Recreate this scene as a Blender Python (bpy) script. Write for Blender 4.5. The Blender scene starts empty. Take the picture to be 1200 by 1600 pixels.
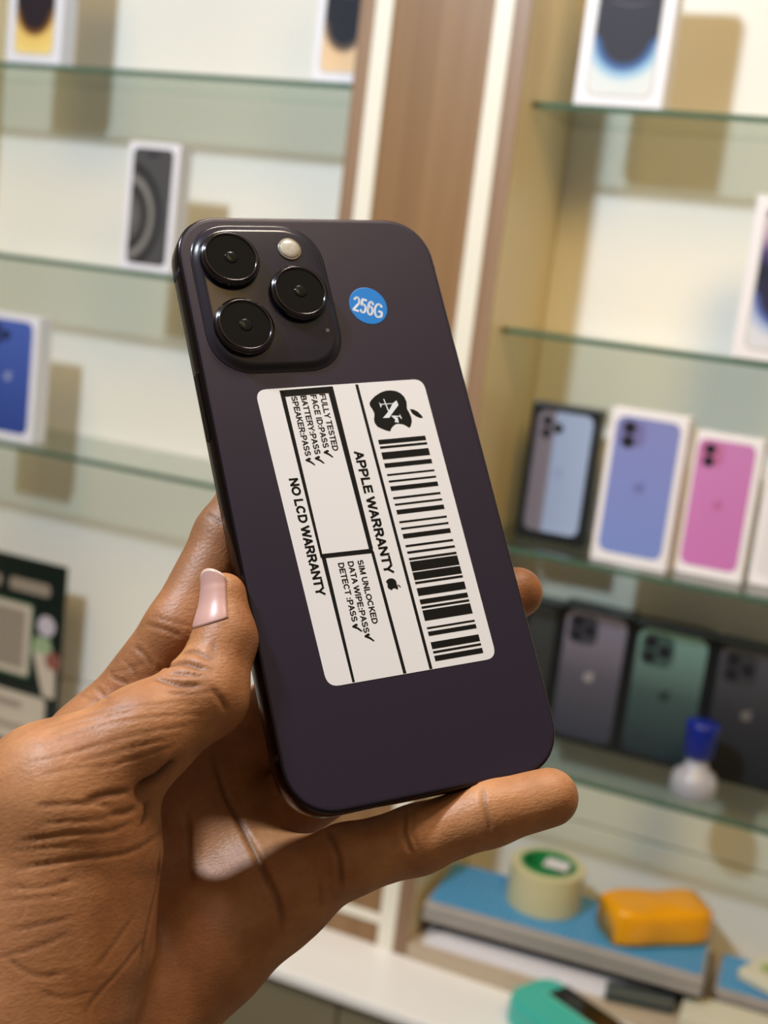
import bpy, bmesh, math, random
import numpy as np
from mathutils import Matrix, Vector

D = bpy.data
SC = bpy.context.scene
COL = SC.collection
R = math.radians

# ------------------------------------------------------------------ camera
cam = D.objects.new('camera', D.cameras.new('camera'))
COL.objects.link(cam)
cam.data.sensor_width = 36
cam.data.lens = 45
cam.data.clip_start = 0.02
cam.matrix_world = Matrix.Translation((0, 0, 1.55)) @ Matrix(((0.90983, -0.1813, 0.37327), (0.39809, 0.12733, -0.90847), (0.11718, 0.97515, 0.18802))).to_4x4()
cam.data.dof.use_dof = True
cam.data.dof.focus_distance = 0.325
cam.data.dof.aperture_fstop = 14
SC.camera = cam

# ------------------------------------------------------------------ light
SC.view_settings.view_transform = 'Standard'
SC.view_settings.look = 'None'
SC.view_settings.gamma = 1
SC.view_settings.exposure = 0
world = D.worlds.new('shop_ambient')
SC.world = world
world.use_nodes = True
wn = world.node_tree
bg = wn.nodes['Background']
bg.inputs[1].default_value = 0.30
# ambient light of the shop: bright ceiling, dim floor, warmer towards the right-hand side
wc = wn.nodes.new('ShaderNodeTexCoord')
ws_ = wn.nodes.new('ShaderNodeSeparateXYZ')
wr = wn.nodes.new('ShaderNodeValToRGB')
wm = wn.nodes.new('ShaderNodeMapRange')
wm.inputs[1].default_value = -1
wn.links.new(wc.outputs['Generated'], ws_.inputs[0])
wn.links.new(ws_.outputs['Z'], wm.inputs[0])
wn.links.new(wm.outputs[0], wr.inputs[0])
we = wr.color_ramp.elements
we[0].position = 0.25; we[0].color = (0.14, 0.10, 0.07, 1)
we[1].position = 1.0; we[1].color = (1.3, 1.05, 0.74, 1)
e = we.new(0.6); e.color = (0.50, 0.40, 0.28, 1)
wn.links.new(wr.outputs[0], bg.inputs[0])

def lamp(name, loc, aim, size, power, colour, spread=180):
    l = D.lights.new(name, 'AREA')
    l.shape = 'DISK'
    l.size = size
    l.energy = power
    l.color = colour
    l.spread = R(spread)
    o = D.objects.new(name, l)
    COL.objects.link(o)
    o.location = loc
    o.rotation_euler = (Vector(aim) - Vector(loc)).to_track_quat('-Z', 'Y').to_euler()
    return o

lamp('ceiling_lamp', (-0.72, -0.05, 2.36), (-0.35, 1.4, 1.5), 0.12, 20.5, (0.76, 0.885, 1.0))
lamp('warm_cabinet_fill', (-0.95, 0.25, 2.45), (-0.95, 1.46, 1.30), 0.5, 1.1, (1.0, 0.62, 0.20), 80)  # this and the next: added warm fill for the cabinets, cones miss the phone
lamp('warm_cabinet_fill', (0.32, 0.25, 2.45), (-0.15, 1.46, 1.30), 0.5, 2.3, (1.0, 0.62, 0.20), 72)
lamp('phone_fill', (-0.02, 0.50, 2.70), (-0.13, 0.30, 1.48), 0.35, 1.6, (1.0, 0.84, 0.68), 70)  # added fill above the phone, placed for a mild sheen on its upper back

# ------------------------------------------------------------------ helpers
def mat(name, col, rough=0.5, metal=0.0, spec=0.5, noise=0.0, nscale=20.0, bump=0.0, bscale=200.0, coat=0.0, trans=0.0, sss=0.0):
    m = D.materials.new(name)
    m.use_nodes = True
    nt = m.node_tree
    b = nt.nodes['Principled BSDF']
    b.inputs['Base Color'].default_value = (*col, 1)
    b.inputs['Roughness'].default_value = rough
    b.inputs['Metallic'].default_value = metal
    b.inputs['Specular IOR Level'].default_value = spec
    b.inputs['Coat Weight'].default_value = coat
    b.inputs['Transmission Weight'].default_value = trans
    if noise or bump:
        tc = nt.nodes.new('ShaderNodeTexCoord')
    if noise:
        n = nt.nodes.new('ShaderNodeTexNoise')
        n.inputs['Scale'].default_value = nscale
        n.inputs['Detail'].default_value = 4
        nt.links.new(tc.outputs['Object'], n.inputs['Vector'])
        mx = nt.nodes.new('ShaderNodeMix')
        mx.data_type = 'RGBA'
        mx.inputs[6].default_value = (*[c * (1 - noise) for c in col], 1)
        mx.inputs[7].default_value = (*[min(1, c * (1 + noise)) for c in col], 1)
        nt.links.new(n.outputs['Fac'], mx.inputs[0])
        nt.links.new(mx.outputs[2], b.inputs['Base Color'])
    if bump:
        n2 = nt.nodes.new('ShaderNodeTexNoise')
        n2.inputs['Scale'].default_value = bscale
        nt.links.new(tc.outputs['Object'], n2.inputs['Vector'])
        bp = nt.nodes.new('ShaderNodeBump')
        bp.inputs['Strength'].default_value = bump
        bp.inputs['Distance'].default_value = 0.001
        nt.links.new(n2.outputs['Fac'], bp.inputs['Height'])
        nt.links.new(bp.outputs['Normal'], b.inputs['Normal'])
    return m

def srgb(r, g, b):
    f = lambda c: c / 12.92 if c <= 0.04045 else ((c + 0.055) / 1.055) ** 2.4
    return (f(r / 255), f(g / 255), f(b / 255))

def ramp_mat(name, stops, axis='Z', rough=0.35, extra=None):
    """printed colour ramp over the mesh's own extent (Generated coordinates)"""
    m = mat(name, (1, 1, 1), 0.6, spec=0.2)
    nt = m.node_tree
    tc = nt.nodes.new('ShaderNodeTexCoord')
    sp = nt.nodes.new('ShaderNodeSeparateXYZ')
    cr = nt.nodes.new('ShaderNodeValToRGB')
    nt.links.new(tc.outputs['Generated'], sp.inputs[0])
    nt.links.new(sp.outputs[axis], cr.inputs[0])
    e = cr.color_ramp.elements
    while len(e) < len(stops):
        e.new(0.5)
    for k, (p, c) in enumerate(stops):
        e[k].position = p
        e[k].color = (*srgb(*c), 1)
    nt.links.new(cr.outputs[0], nt.nodes['Principled BSDF'].inputs['Base Color'])
    return m

def link(name, bm, mats, parent=None, smooth=False):
    me = D.meshes.new(name)
    bm.normal_update()
    bm.to_mesh(me)
    bm.free()
    for m in (mats if isinstance(mats, (list, tuple)) else [mats]):
        me.materials.append(m)
    if smooth:
        for p in me.polygons:
            p.use_smooth = True
    o = D.objects.new(name, me)
    COL.objects.link(o)
    o.parent = parent
    return o

def tag(o, label=None, cat=None, group=None, kind=None):
    if label: o['label'] = label
    if cat: o['category'] = cat
    if group: o['group'] = group
    if kind: o['kind'] = kind
    return o

def empty(name, loc, rot=None):
    o = D.objects.new(name, None)
    o.empty_display_size = 0.02
    COL.objects.link(o)
    o.location = loc
    if rot: o.rotation_euler = rot
    return o

def box(bm, x0, x1, y0, y1, z0, z1, bevel=0.0, seg=2, mi=0):
    r = bmesh.ops.create_cube(bm, size=1)
    vs = r['verts']
    for v in vs:
        v.co = Vector((x0 + (v.co.x + .5) * (x1 - x0), y0 + (v.co.y + .5) * (y1 - y0), z0 + (v.co.z + .5) * (z1 - z0)))
    fs = list({f for v in vs for f in v.link_faces})
    for f in fs: f.material_index = mi
    if bevel:
        es = list({e for v in vs for e in v.link_edges})
        bmesh.ops.bevel(bm, geom=es, offset=bevel, segments=seg, affect='EDGES', profile=.5)
    return bm

def new(): return bmesh.new()

def rrect(x0, x1, y0, y1, r, n=8, power=2.0):
    """rounded rectangle outline, counter-clockwise; power > 2 gives a squarer, continuous corner"""
    pts = []
    for cx, cy, a0 in ((x1 - r, y1 - r, 0), (x0 + r, y1 - r, 90), (x0 + r, y0 + r, 180), (x1 - r, y0 + r, 270)):
        for k in range(n + 1):
            a = R(a0 + 90 * k / n)
            c, s = math.cos(a), math.sin(a)
            c2 = math.copysign(abs(c) ** (2 / power), c)
            s2 = math.copysign(abs(s) ** (2 / power), s)
            pts.append((cx + r * c2, cy + r * s2))
    return pts

def loft(bm, loops, cap0=True, cap1=True, mi=0):
    """loops: lists of 3D points with equal counts; returns nothing"""
    rings = [[bm.verts.new(p) for p in lp] for lp in loops]
    n = len(rings[0])
    for a, b in zip(rings, rings[1:]):
        for i in range(n):
            f = bm.faces.new((a[i], a[(i + 1) % n], b[(i + 1) % n], b[i]))
            f.material_index = mi
    if cap0:
        bm.faces.new(list(reversed(rings[0]))).material_index = mi
    if cap1:
        bm.faces.new(rings[-1]).material_index = mi

def lathe(bm, prof, n=48, mi=0, c=(0, 0, 0), cap0=True, cap1=True):
    loops = [[(c[0] + r * math.cos(2 * math.pi * k / n), c[1] + r * math.sin(2 * math.pi * k / n), c[2] + z) for k in range(n)] for r, z in prof]
    loft(bm, loops, cap0, cap1, mi)

def poly(bm, pts, mi=0, thick=0.0):
    """flat polygon from 3D points, concave allowed"""
    vs = [bm.verts.new(p) for p in pts]
    f = bm.faces.new(vs)
    f.material_index = mi
    r = bmesh.ops.triangulate(bm, faces=[f])
    for q in r['faces']: q.material_index = mi

def arc(cx, cy, rx, ry, a0, a1, n=10):
    return [(cx + rx * math.cos(R(a0 + (a1 - a0) * k / n)), cy + ry * math.sin(R(a0 + (a1 - a0) * k / n))) for k in range(n + 1)]
# plain grotesque capitals as stroke centre lines, cap height 1: (advance, strokes)
GL = {
    'A': (0.93, [[(0.10, 0.02), (0.465, 0.96), (0.83, 0.02)], [(0.24, 0.34), (0.69, 0.34)]]),
    'B': (0.93, [[(0.17, 0.0), (0.17, 1.0)], [(0.17, 0.92), (0.50, 0.92)] + arc(0.50, 0.73, 0.24, 0.19, 90, -90, 8) + [(0.17, 0.54)], [(0.50, 0.54)] + arc(0.52, 0.31, 0.27, 0.23, 90, -90, 8) + [(0.17, 0.08)]]),
    'C': (1.0, [arc(0.51, 0.5, 0.38, 0.42, 42, 318, 16)]),
    'D': (1.0, [[(0.17, 0.0), (0.17, 1.0)], [(0.17, 0.92), (0.45, 0.92)] + arc(0.47, 0.5, 0.40, 0.42, 90, -90, 12) + [(0.17, 0.08)]]),
    'E': (0.90, [[(0.17, 0.0), (0.17, 1.0)], [(0.17, 0.92), (0.80, 0.92)], [(0.17, 0.52), (0.74, 0.52)], [(0.17, 0.08), (0.82, 0.08)]]),
    'F': (0.83, [[(0.17, 0.0), (0.17, 1.0)], [(0.17, 0.92), (0.77, 0.92)], [(0.17, 0.50), (0.68, 0.50)]]),
    'G': (1.08, [arc(0.53, 0.5, 0.41, 0.42, 45, 300, 16) + [(0.92, 0.20), (0.92, 0.46), (0.56, 0.46)]]),
    'I': (0.39, [[(0.195, 0.0), (0.195, 1.0)]]),
    'K': (0.95, [[(0.17, 0.0), (0.17, 1.0)], [(0.82, 0.98), (0.20, 0.36)], [(0.40, 0.56), (0.86, 0.02)]]),
    'L': (0.83, [[(0.17, 1.0), (0.17, 0.0)], [(0.17, 0.08), (0.78, 0.08)]]),
    'M': (1.16, [[(0.16, 0.0), (0.16, 0.98), (0.58, 0.06), (1.0, 0.98), (1.0, 0.0)]]),
    'N': (1.0, [[(0.16, 0.0), (0.16, 0.96), (0.84, 0.04), (0.84, 1.0)]]),
    'O': (1.08, [arc(0.54, 0.5, 0.42, 0.42, 0, 360, 24)]),
    'P': (0.92, [[(0.17, 0.0), (0.17, 1.0)], [(0.17, 0.92), (0.52, 0.92)] + arc(0.52, 0.68, 0.27, 0.24, 90, -90, 8) + [(0.17, 0.44)]]),
    'R': (0.98, [[(0.17, 0.0), (0.17, 1.0)], [(0.17, 0.92), (0.54, 0.92)] + arc(0.54, 0.70, 0.26, 0.22, 90, -90, 8) + [(0.17, 0.48)], [(0.52, 0.47), (0.86, 0.02)]]),
    'S': (0.92, [arc(0.46, 0.71, 0.30, 0.21, 25, 250, 10) + arc(0.46, 0.29, 0.33, 0.21, 70, -155, 10)]),
    'T': (0.85, [[(0.04, 0.92), (0.81, 0.92)], [(0.425, 0.92), (0.425, 0.0)]]),
    'U': (1.0, [[(0.16, 1.0), (0.16, 0.40)] + arc(0.5, 0.40, 0.34, 0.32, 180, 360, 12) + [(0.84, 1.0)]]),
    'W': (1.30, [[(0.06, 0.98), (0.35, 0.04), (0.65, 0.94), (0.95, 0.04), (1.24, 0.98)]]),
    'Y': (0.93, [[(0.08, 0.98), (0.465, 0.44), (0.85, 0.98)], [(0.465, 0.46), (0.465, 0.0)]]),
    ':': (0.42, [[(0.21, 0.01), (0.21, 0.19)], [(0.21, 0.53), (0.21, 0.71)]]),
    ' ': (0.36, []),
    '2': (0.78, [arc(0.39, 0.68, 0.27, 0.24, 165, -35, 10) + [(0.12, 0.08)], [(0.10, 0.08), (0.70, 0.08)]]),
    '5': (0.78, [[(0.66, 0.92), (0.21, 0.92), (0.16, 0.52)] + arc(0.38, 0.34, 0.28, 0.26, 130, -150, 12)]),
    '6': (0.78, [arc(0.40, 0.34, 0.26, 0.26, 0, 360, 16), [(0.14, 0.36)] + arc(0.42, 0.54, 0.28, 0.38, 180, 40, 8)]),
}
def put_text(bm, s, p0, p1, cap, place, t=0.17, mi=0):
    """lettering from baseline point p0 to p1 (2D), cap height cap, stroke t of the cap height; place maps 2D to 3D"""
    total = sum(GL[c][0] for c in s) - 0.16
    u = Vector(p1) - Vector(p0)
    kx = u.length / total
    u.normalize()
    w = Vector((-u.y, u.x))
    x = -0.08
    def pt(a, b): return place(*(Vector(p0) + u * (a * kx) + w * (b * cap)))
    hx, hy = t * 0.5 * min(1.0, cap / kx), t * 0.5      # stroke half widths along and across the line
    for c in s:
        adv, strokes = GL[c]
        for st_ in strokes:
            for (a, b), (c_, d) in zip(st_, st_[1:]):
                dx, dy = (c_ - a) * kx, (d - b) * cap
                l = math.hypot(dx, dy)
                if l < 1e-9: continue
                h = t * 0.5 * cap
                nx_, ny_ = -dy / l * h, dx / l * h
                ex, ey = dx / l * h * 0.35, dy / l * h * 0.35
                q = [((x + a) * kx - ex + nx_, b * cap - ey + ny_), ((x + a) * kx - ex - nx_, b * cap - ey - ny_),
                     ((x + c_) * kx + ex - nx_, d * cap + ey - ny_), ((x + c_) * kx + ex + nx_, d * cap + ey + ny_)]
                f = bm.faces.new([bm.verts.new(place(*(Vector(p0) + u * qa + w * qb))) for qa, qb in q])
                f.material_index = mi
        x += adv

APPLE = [(430,90),(500,100),(560,130),(610,180),(638,240),(643,300),(645,335),(680,400),(705,460),(710,510),(695,570),(678,592),(640,570),(600,548),(540,537),(500,540),(460,568),(435,600),(420,640),(370,628),(310,605),(250,575),(215,530),(203,480),(210,430),(205,390),(180,340),(150,300),(143,260),(165,220),(220,165),(290,120),(360,95)]
APPLE_LEAF = [(680,340),(730,345),(790,375),(840,425),(860,458),(820,460),(770,440),(715,400)]
def apple_unit(pts):
    # the emblem lies on its side in these coordinates (top towards +x); turn it upright, unit height about 1
    c, s = math.cos(R(-13)), math.sin(R(-13))
    out = []
    for x, y in pts:
        x, y = (x - 440) / 560, -(y - 365) / 560
        x, y = x * c - y * s, x * s + y * c
        out.append((-y, x))
    return out
APPLE_U, LEAF_U = apple_unit(APPLE), apple_unit(APPLE_LEAF)

# ------------------------------------------------------------------ materials
M = {}
M['panel'] = mat('cream_panel', srgb(240, 240, 235), 0.45, noise=0.02, nscale=6)
M['olive_panel'] = mat('cream_side_panel', srgb(224, 208, 168), 0.4, noise=0.03, nscale=8)
M['white_trim'] = mat('white_edge_trim', srgb(240, 238, 228), 0.35)
M['counter'] = mat('white_counter', srgb(246, 247, 250), 0.25, noise=0.015, nscale=5)
M['counter_front'] = mat('grey_counter_front', srgb(124, 116, 94), 0.5, noise=0.04, nscale=5)
M['floor'] = mat('floor_tile', srgb(170, 165, 155), 0.4, noise=0.05)
M['wall'] = mat('painted_wall', srgb(225, 220, 205), 0.6, noise=0.02)

def wood_mat(name, c0, c1, sx=1.0):
    m = mat(name, c0, 0.4)
    nt = m.node_tree
    tc = nt.nodes.new('ShaderNodeTexCoord')
    mp = nt.nodes.new('ShaderNodeMapping')
    mp.inputs['Scale'].default_value = (55 * sx, 55 * sx, 1.2)
    n = nt.nodes.new('ShaderNodeTexNoise')
    n.inputs['Scale'].default_value = 1
    n.inputs['Detail'].default_value = 6
    n.inputs['Distortion'].default_value = 0.4
    cr = nt.nodes.new('ShaderNodeValToRGB')
    cr.color_ramp.elements[0].position = 0.3
    cr.color_ramp.elements[0].color = (*c0, 1)
    cr.color_ramp.elements[1].position = 0.72
    cr.color_ramp.elements[1].color = (*c1, 1)
    nt.links.new(tc.outputs['Object'], mp.inputs[0])
    nt.links.new(mp.outputs[0], n.inputs['Vector'])
    nt.links.new(n.outputs['Fac'], cr.inputs[0])
    nt.links.new(cr.outputs[0], nt.nodes['Principled BSDF'].inputs['Base Color'])
    return m
M['wood'] = wood_mat('walnut_laminate', srgb(124, 92, 58), srgb(152, 118, 82))
M['wood_edge'] = wood_mat('walnut_edge', srgb(130, 102, 80), srgb(156, 128, 104))

def glass_mat(name, tint, gloss=0.06):
    m = D.materials.new(name)
    m.use_nodes = True
    nt = m.node_tree
    nt.nodes.remove(nt.nodes['Principled BSDF'])
    out = nt.nodes['Material Output']
    tr = nt.nodes.new('ShaderNodeBsdfTransparent')
    tr.inputs[0].default_value = (*tint, 1)
    gl = nt.nodes.new('ShaderNodeBsdfGlossy')
    gl.inputs['Roughness'].default_value = 0.05
    gl.inputs[0].default_value = (1, 1, 1, 1)
    fr = nt.nodes.new('ShaderNodeFresnel')
    # the slab's inner faces are met from the glass side: feed the inverse index there so both faces reflect alike
    ge = nt.nodes.new('ShaderNodeNewGeometry')
    ma = nt.nodes.new('ShaderNodeMath'); ma.operation = 'MULTIPLY_ADD'
    ma.inputs[1].default_value = 1 / 1.5 - 1.5; ma.inputs[2].default_value = 1.5
    nt.links.new(ge.outputs['Backfacing'], ma.inputs[0]); nt.links.new(ma.outputs[0], fr.inputs[0])
    mx = nt.nodes.new('ShaderNodeMixShader')
    nt.links.new(fr.outputs[0], mx.inputs[0])
    nt.links.new(tr.outputs[0], mx.inputs[1])
    nt.links.new(gl.outputs[0], mx.inputs[2])
    nt.links.new(mx.outputs[0], out.inputs[0])
    return m
M['glass'] = glass_mat('green_tinted_glass', (0.80, 0.845, 0.815))
M['glass_edge'] = mat('green_glass_edge', srgb(72, 104, 88), 0.15, noise=0.1, nscale=30)
M['acrylic'] = glass_mat('clear_acrylic', (0.95, 0.96, 0.95))

# ------------------------------------------------------------------ room and furniture
ZC = 1.55            # eye height; the counter stands 0.78 m above the floor
def st(name, *a, m, bevel=0):
    return tag(link(name, box(new(), *a, bevel=bevel), m), kind='structure')
st('floor', -3, 2.5, -2.5, 1.75, -0.05, 0, m=M['floor'])
st('wall_back', -3, 2.5, 1.60, 1.70, 0, 2.9, m=M['wall'])

CT = ZC - 0.770      # counter top
c = empty('shop_counter', (-0.3, 1.35, 0))
tag(c, 'white topped shop counter with grey front carrying the display cabinets', 'counter')
def cpart(name, a, m, bevel=0.002):
    o = link(name, box(new(), *a, bevel=bevel), m, c)
    o.matrix_parent_inverse = Matrix.Translation((0.3, -1.35, 0))
    return o
cpart('worktop', (-1.6, 0.6, 1.170, 1.59, CT - 0.014, CT), M['counter'], 0.003)
cpart('front_panel', (-1.6, -0.47, 1.180, 1.198, 0.08, CT - 0.015), M['counter_front'])
cpart('front_panel', (-0.468, 0.6, 1.180, 1.198, 0.08, CT - 0.015), M['counter_front'])
cpart('plinth', (-1.58, 0.58, 1.21, 1.58, 0, 0.079), M['counter_front'])

YP, YG, YB = 1.280, 1.320, 1.472
TOP = 2.35
def cabinet(label, x0, x1, t):
    """cabinet standing on the counter: two side panels, cream back panel, lower back board; inner faces at x0, x1"""
    o = empty('display_cabinet', ((x0 + x1) / 2, 1.4, CT))
    tag(o, label, 'cabinet', 'open display cabinets')
    inv = Matrix.Translation(o.location).inverted()
    def p(name, a, m, bevel=0.0008):
        q = link(name, box(new(), *a, bevel=bevel), m, o)
        q.matrix_parent_inverse = inv
        return q
    p('side_panel', (x0 - t, x0, YP, YB, CT, TOP), [M['olive_panel']])
    p('side_panel', (x1, x1 + t, YP, YB, CT, TOP), [M['olive_panel']])
    for xa in (x0 - t, x1):
        p('edge_band', (xa, xa + t, YP - 0.002, YP - 0.0001, CT, TOP), M['wood_edge'], 0.0004)
    p('back_panel', (x0, x1, YB, YB + 0.012, CT + 0.134, TOP), M['panel'])
    p('lower_board', (x0, x1, YB - 0.003, YB + 0.012, CT, CT + 0.131), M['panel'])
    p('top_panel', (x0, x1, YP, YB, TOP - 0.02, TOP), M['panel'])
    return o
cabinet('open cream display cabinet whose shelves hold white boxes, beside a dark QR card', -1.245, -0.620, 0.018)
cabR = cabinet('open cream display cabinet crowded with black, lavender and pink boxes', -0.432, 0.30, 0.018)
BT = CT + 0.018      # its bottom board, tan front edge
q = link('bottom_board', box(new(), -0.4315, 0.2995, YP - 0.004, YB - 0.0035, CT + 0.0002, BT, bevel=0.001), mat('tan_board', srgb(188, 172, 152), 0.45, noise=0.06), cabR)
q.matrix_parent_inverse = Matrix.Translation(cabR.location).inverted()

pl = empty('wood_pilaster', (-0.526, 1.28, CT))
tag(pl, 'vertical brown wood-grain panel with white strips between the two cabinets', 'panel')
for nm, xa, xb, ya, m in (('wood_board', -0.582, -0.470, YP + 0.001, M['wood']), ('white_strip', -0.602, -0.582, YP - 0.003, M['white_trim']), ('white_strip', -0.470, -0.450, YP - 0.003, M['white_trim'])):
    q = link(nm, box(new(), xa, xb, ya, YP + 0.02, CT, TOP, bevel=0.0008), m, pl)
    q.matrix_parent_inverse = Matrix.Translation(pl.location).inverted()
q = link('crossbar', box(new(), -0.582, -0.470, YP - 0.002, YP + 0.001, CT + 0.028, CT + 0.040, bevel=0.0006), M['white_trim'], pl)
q.matrix_parent_inverse = Matrix.Translation(pl.location).inverted()

def shelf(label, x0, x1, ztop):
    t = 0.006
    o = link('glass_shelf', box(new(), x0, x1, YG + 0.0012, YB - 0.001, ztop - t, ztop), M['glass'])
    tag(o, label, 'shelf', 'glass shelves')
    link('front_edge', box(new(), x0, x1, YG, YG + 0.0011, ztop - t, ztop), M['glass_edge'], o)
    return o
LX, RX = (-1.2445, -0.6205), (-0.4315, 0.2995)
Z1L, Z2L, Z3L = ZC + 0.190, ZC - 0.0416, ZC - 0.281
Z1R, Z2R, Z3R, Z4R = ZC + 0.1836, ZC - 0.0494, ZC - 0.2839, ZC - 0.5237
shelf('uppermost glass shelf in the cabinet of white boxes, under the gold-screen boxes', *LX, Z1L)
shelf('glass shelf under the white box printed with a grey swirl phone', *LX, Z2L)
shelf('glass shelf under the white box printed with a blue phone', *LX, Z3L)
shelf('glass shelf carrying the white box with a blue-white glowing phone screen', *RX, Z1R)
shelf('glass shelf under the box with a purple glowing phone screen', *RX, Z2R)
shelf('glass shelf carrying the lavender and pink phone boxes', *RX, Z3R)
shelf('lowest glass shelf, carrying a row of black boxes and a blue-capped bottle', *RX, Z4R)

# ------------------------------------------------------------------ phone boxes
M['box_white'] = mat('white_carton', srgb(240, 241, 254), 0.4)
M['box_black'] = mat('black_carton', srgb(22, 26, 30), 0.35)
M['lens_black'] = mat('printed_lens', srgb(28, 26, 38), 0.4)
M['print_rim'] = mat('printed_rim', srgb(205, 208, 212), 0.4)

def phone_box(label, Y, x0, x1, zb, zt, art, depth=0.028, yaw=0.0, dark=False, group='boxed phones on glass shelves'):
    """carton standing upright, front towards -y; local origin at the middle of its bottom front edge"""
    w, h = x1 - x0, zt - zb
    o = link('phone_box', box(new(), -w / 2, w / 2, 0, depth, 0, h, bevel=0.0012), M['box_black' if dark else 'box_white'])
    o.location = ((x0 + x1) / 2, Y, zb + 0.0004)
    o.rotation_euler.z = yaw
    tag(o, label, 'box', group)
    if art: art(o, w, h)
    return o

def flat(o, name, pts, m, y, parent=None):
    bm = new()
    poly(bm, [(x, y, z) for x, z in pts])
    for f in bm.faces:
        if f.normal.y > 0: f.normal_flip()
    return link(name, bm, m, parent or o)

def circ(cx, cz, r, n=20): return [(cx + r * math.cos(2 * math.pi * k / n), cz + r * math.sin(2 * math.pi * k / n)) for k in range(n)]

def emblem(o, cx, cz, size, m, y):
    bm = new()
    for pts in (APPLE_U, LEAF_U):
        poly(bm, [(cx + a * size, y, cz + b * size) for a, b in pts])
    return link('printed_emblem', bm, m, o)

def back_art(body_mat, cams, island, logo, mx=0.09, mt=0.045, mb=0.06, rim=None, camw=0.46):
    """printed rear view of a phone: body, camera island, lenses, emblem"""
    def art(o, w, h):
        a, b = -w / 2 + w * mx, w / 2 - w * mx
        z0, z1 = h * mb, h * (1 - mt)
        pw = b - a
        p = flat(o, 'printed_phone', rrect(a, b, z0, z1, pw * 0.15), body_mat, -0.0003)
        s = pw * camw
        ix, iz = a + pw * 0.06, z1 - pw * 0.06
        if island: flat(o, 'printed_camera', rrect(ix, ix + s, iz - s, iz, s * 0.28), island, -0.0005, p)
        bm = new()
        for (u, v, r) in cams:
            poly(bm, [(x, -0.0007, z) for x, z in circ(ix + s * u, iz - s * v, s * r)])
        link('printed_lenses', bm, M['lens_black'], p)
        emblem(p, (a + b) / 2, (z0 + z1) / 2, pw * 0.17, logo, -0.0005)
    return art
TRI = [(0.28, 0.27, 0.20), (0.28, 0.73, 0.20), (0.72, 0.5, 0.20)]
DUO = [(0.40, 0.28, 0.25), (0.40, 0.82, 0.25)]

def radial_mat(name, cx, cz, asp, stops, fade=None):
    """printed rings round (cx, cz) of the mesh's own extent; fade = (v0, v1) blends the first colour back in between those heights"""
    m = mat(name, (1, 1, 1), 0.6, spec=0.2)
    nt = m.node_tree
    tc = nt.nodes.new('ShaderNodeTexCoord')
    sp = nt.nodes.new('ShaderNodeSeparateXYZ')
    nt.links.new(tc.outputs['Generated'], sp.inputs[0])
    def mth(op, a, b=None):
        n = nt.nodes.new('ShaderNodeMath'); n.operation = op
        for k, v in enumerate((a, b)):
            if v is None: continue
            if isinstance(v, (int, float)): n.inputs[k].default_value = v
            else: nt.links.new(v, n.inputs[k])
        return n.outputs[0]
    dx = mth('SUBTRACT', sp.outputs['X'], cx)
    dz = mth('MULTIPLY', mth('SUBTRACT', sp.outputs['Z'], cz), asp)
    d = mth('SQRT', mth('ADD', mth('MULTIPLY', dx, dx), mth('MULTIPLY', dz, dz)))
    if fade:
        mr = nt.nodes.new('ShaderNodeMapRange'); mr.interpolation_type = 'SMOOTHSTEP'
        mr.inputs[1].default_value, mr.inputs[2].default_value = fade
        mr.inputs[3].default_value, mr.inputs[4].default_value = 1, 0
        nt.links.new(sp.outputs['Z'], mr.inputs[0])
        d = mth('MULTIPLY', d, mr.outputs[0])
    cr = nt.nodes.new('ShaderNodeValToRGB')
    cr.color_ramp.interpolation = 'EASE'
    nt.links.new(d, cr.inputs[0])
    e = cr.color_ramp.elements
    while len(e) < len(stops): e.new(0.5)
    for k, (p, c) in enumerate(stops):
        e[k].position = p; e[k].color = (*srgb(*c), 1)
    nt.links.new(cr.outputs[0], nt.nodes['Principled BSDF'].inputs['Base Color'])
    return m

def screen_art(stops, arc_col, mx=0.12, mt=0.05, mb=0.06, fade=(0.34, 0.60), extra=False):
    """printed front view of a phone: pale rim, glowing wallpaper round a dark ball"""
    sm = radial_mat('printed_wallpaper', 0.5, 0.40, 2.05, stops, fade)
    am = mat('printed_glow_arc', srgb(*arc_col), 0.6, spec=0.2)
    def art(o, w, h):
        a, b = -w / 2 + w * mx, w / 2 - w * mx
        z0, z1 = h * mb, h * (1 - mt)
        p = flat(o, 'printed_phone', rrect(a, b, z0, z1, w * 0.11), M['print_rim'], -0.0003)
        e = w * 0.028
        flat(o, 'printed_screen', rrect(a + e, b - e, z0 + e, z1 - e, w * 0.09), sm, -0.0005, p)
        pw, cz = b - a, z0 + (z1 - z0) * 0.40
        arc_pts = [(pw * 0.34 * math.cos(R(t)), cz + pw * 0.60 + pw * 0.16 * math.sin(R(t))) for t in range(215, 326, 10)]
        arc_pts += [(pw * 0.34 * math.cos(R(t)), cz + pw * 0.60 + pw * 0.145 * math.sin(R(t))) for t in range(325, 214, -10)]
        flat(o, 'printed_glow', arc_pts, am, -0.0007, p)
        if extra:
            flat(o, 'printed_lilac_glow', rrect(a + e, b - e, z1 - (z1 - z0) * 0.42, z1 - e - pw * 0.16, w * 0.02), ramp_mat('printed_lilac', [(0, (46, 48, 78)), (0.3, (84, 70, 130)), (0.65, (186, 160, 196)), (1, (210, 190, 208))]), -0.0007, p)
        flat(o, 'printed_pill', rrect(-pw * 0.14, pw * 0.14, z1 - e - pw * 0.12, z1 - e - pw * 0.05, pw * 0.034), M['lens_black'], -0.0007, p)
    return art

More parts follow.
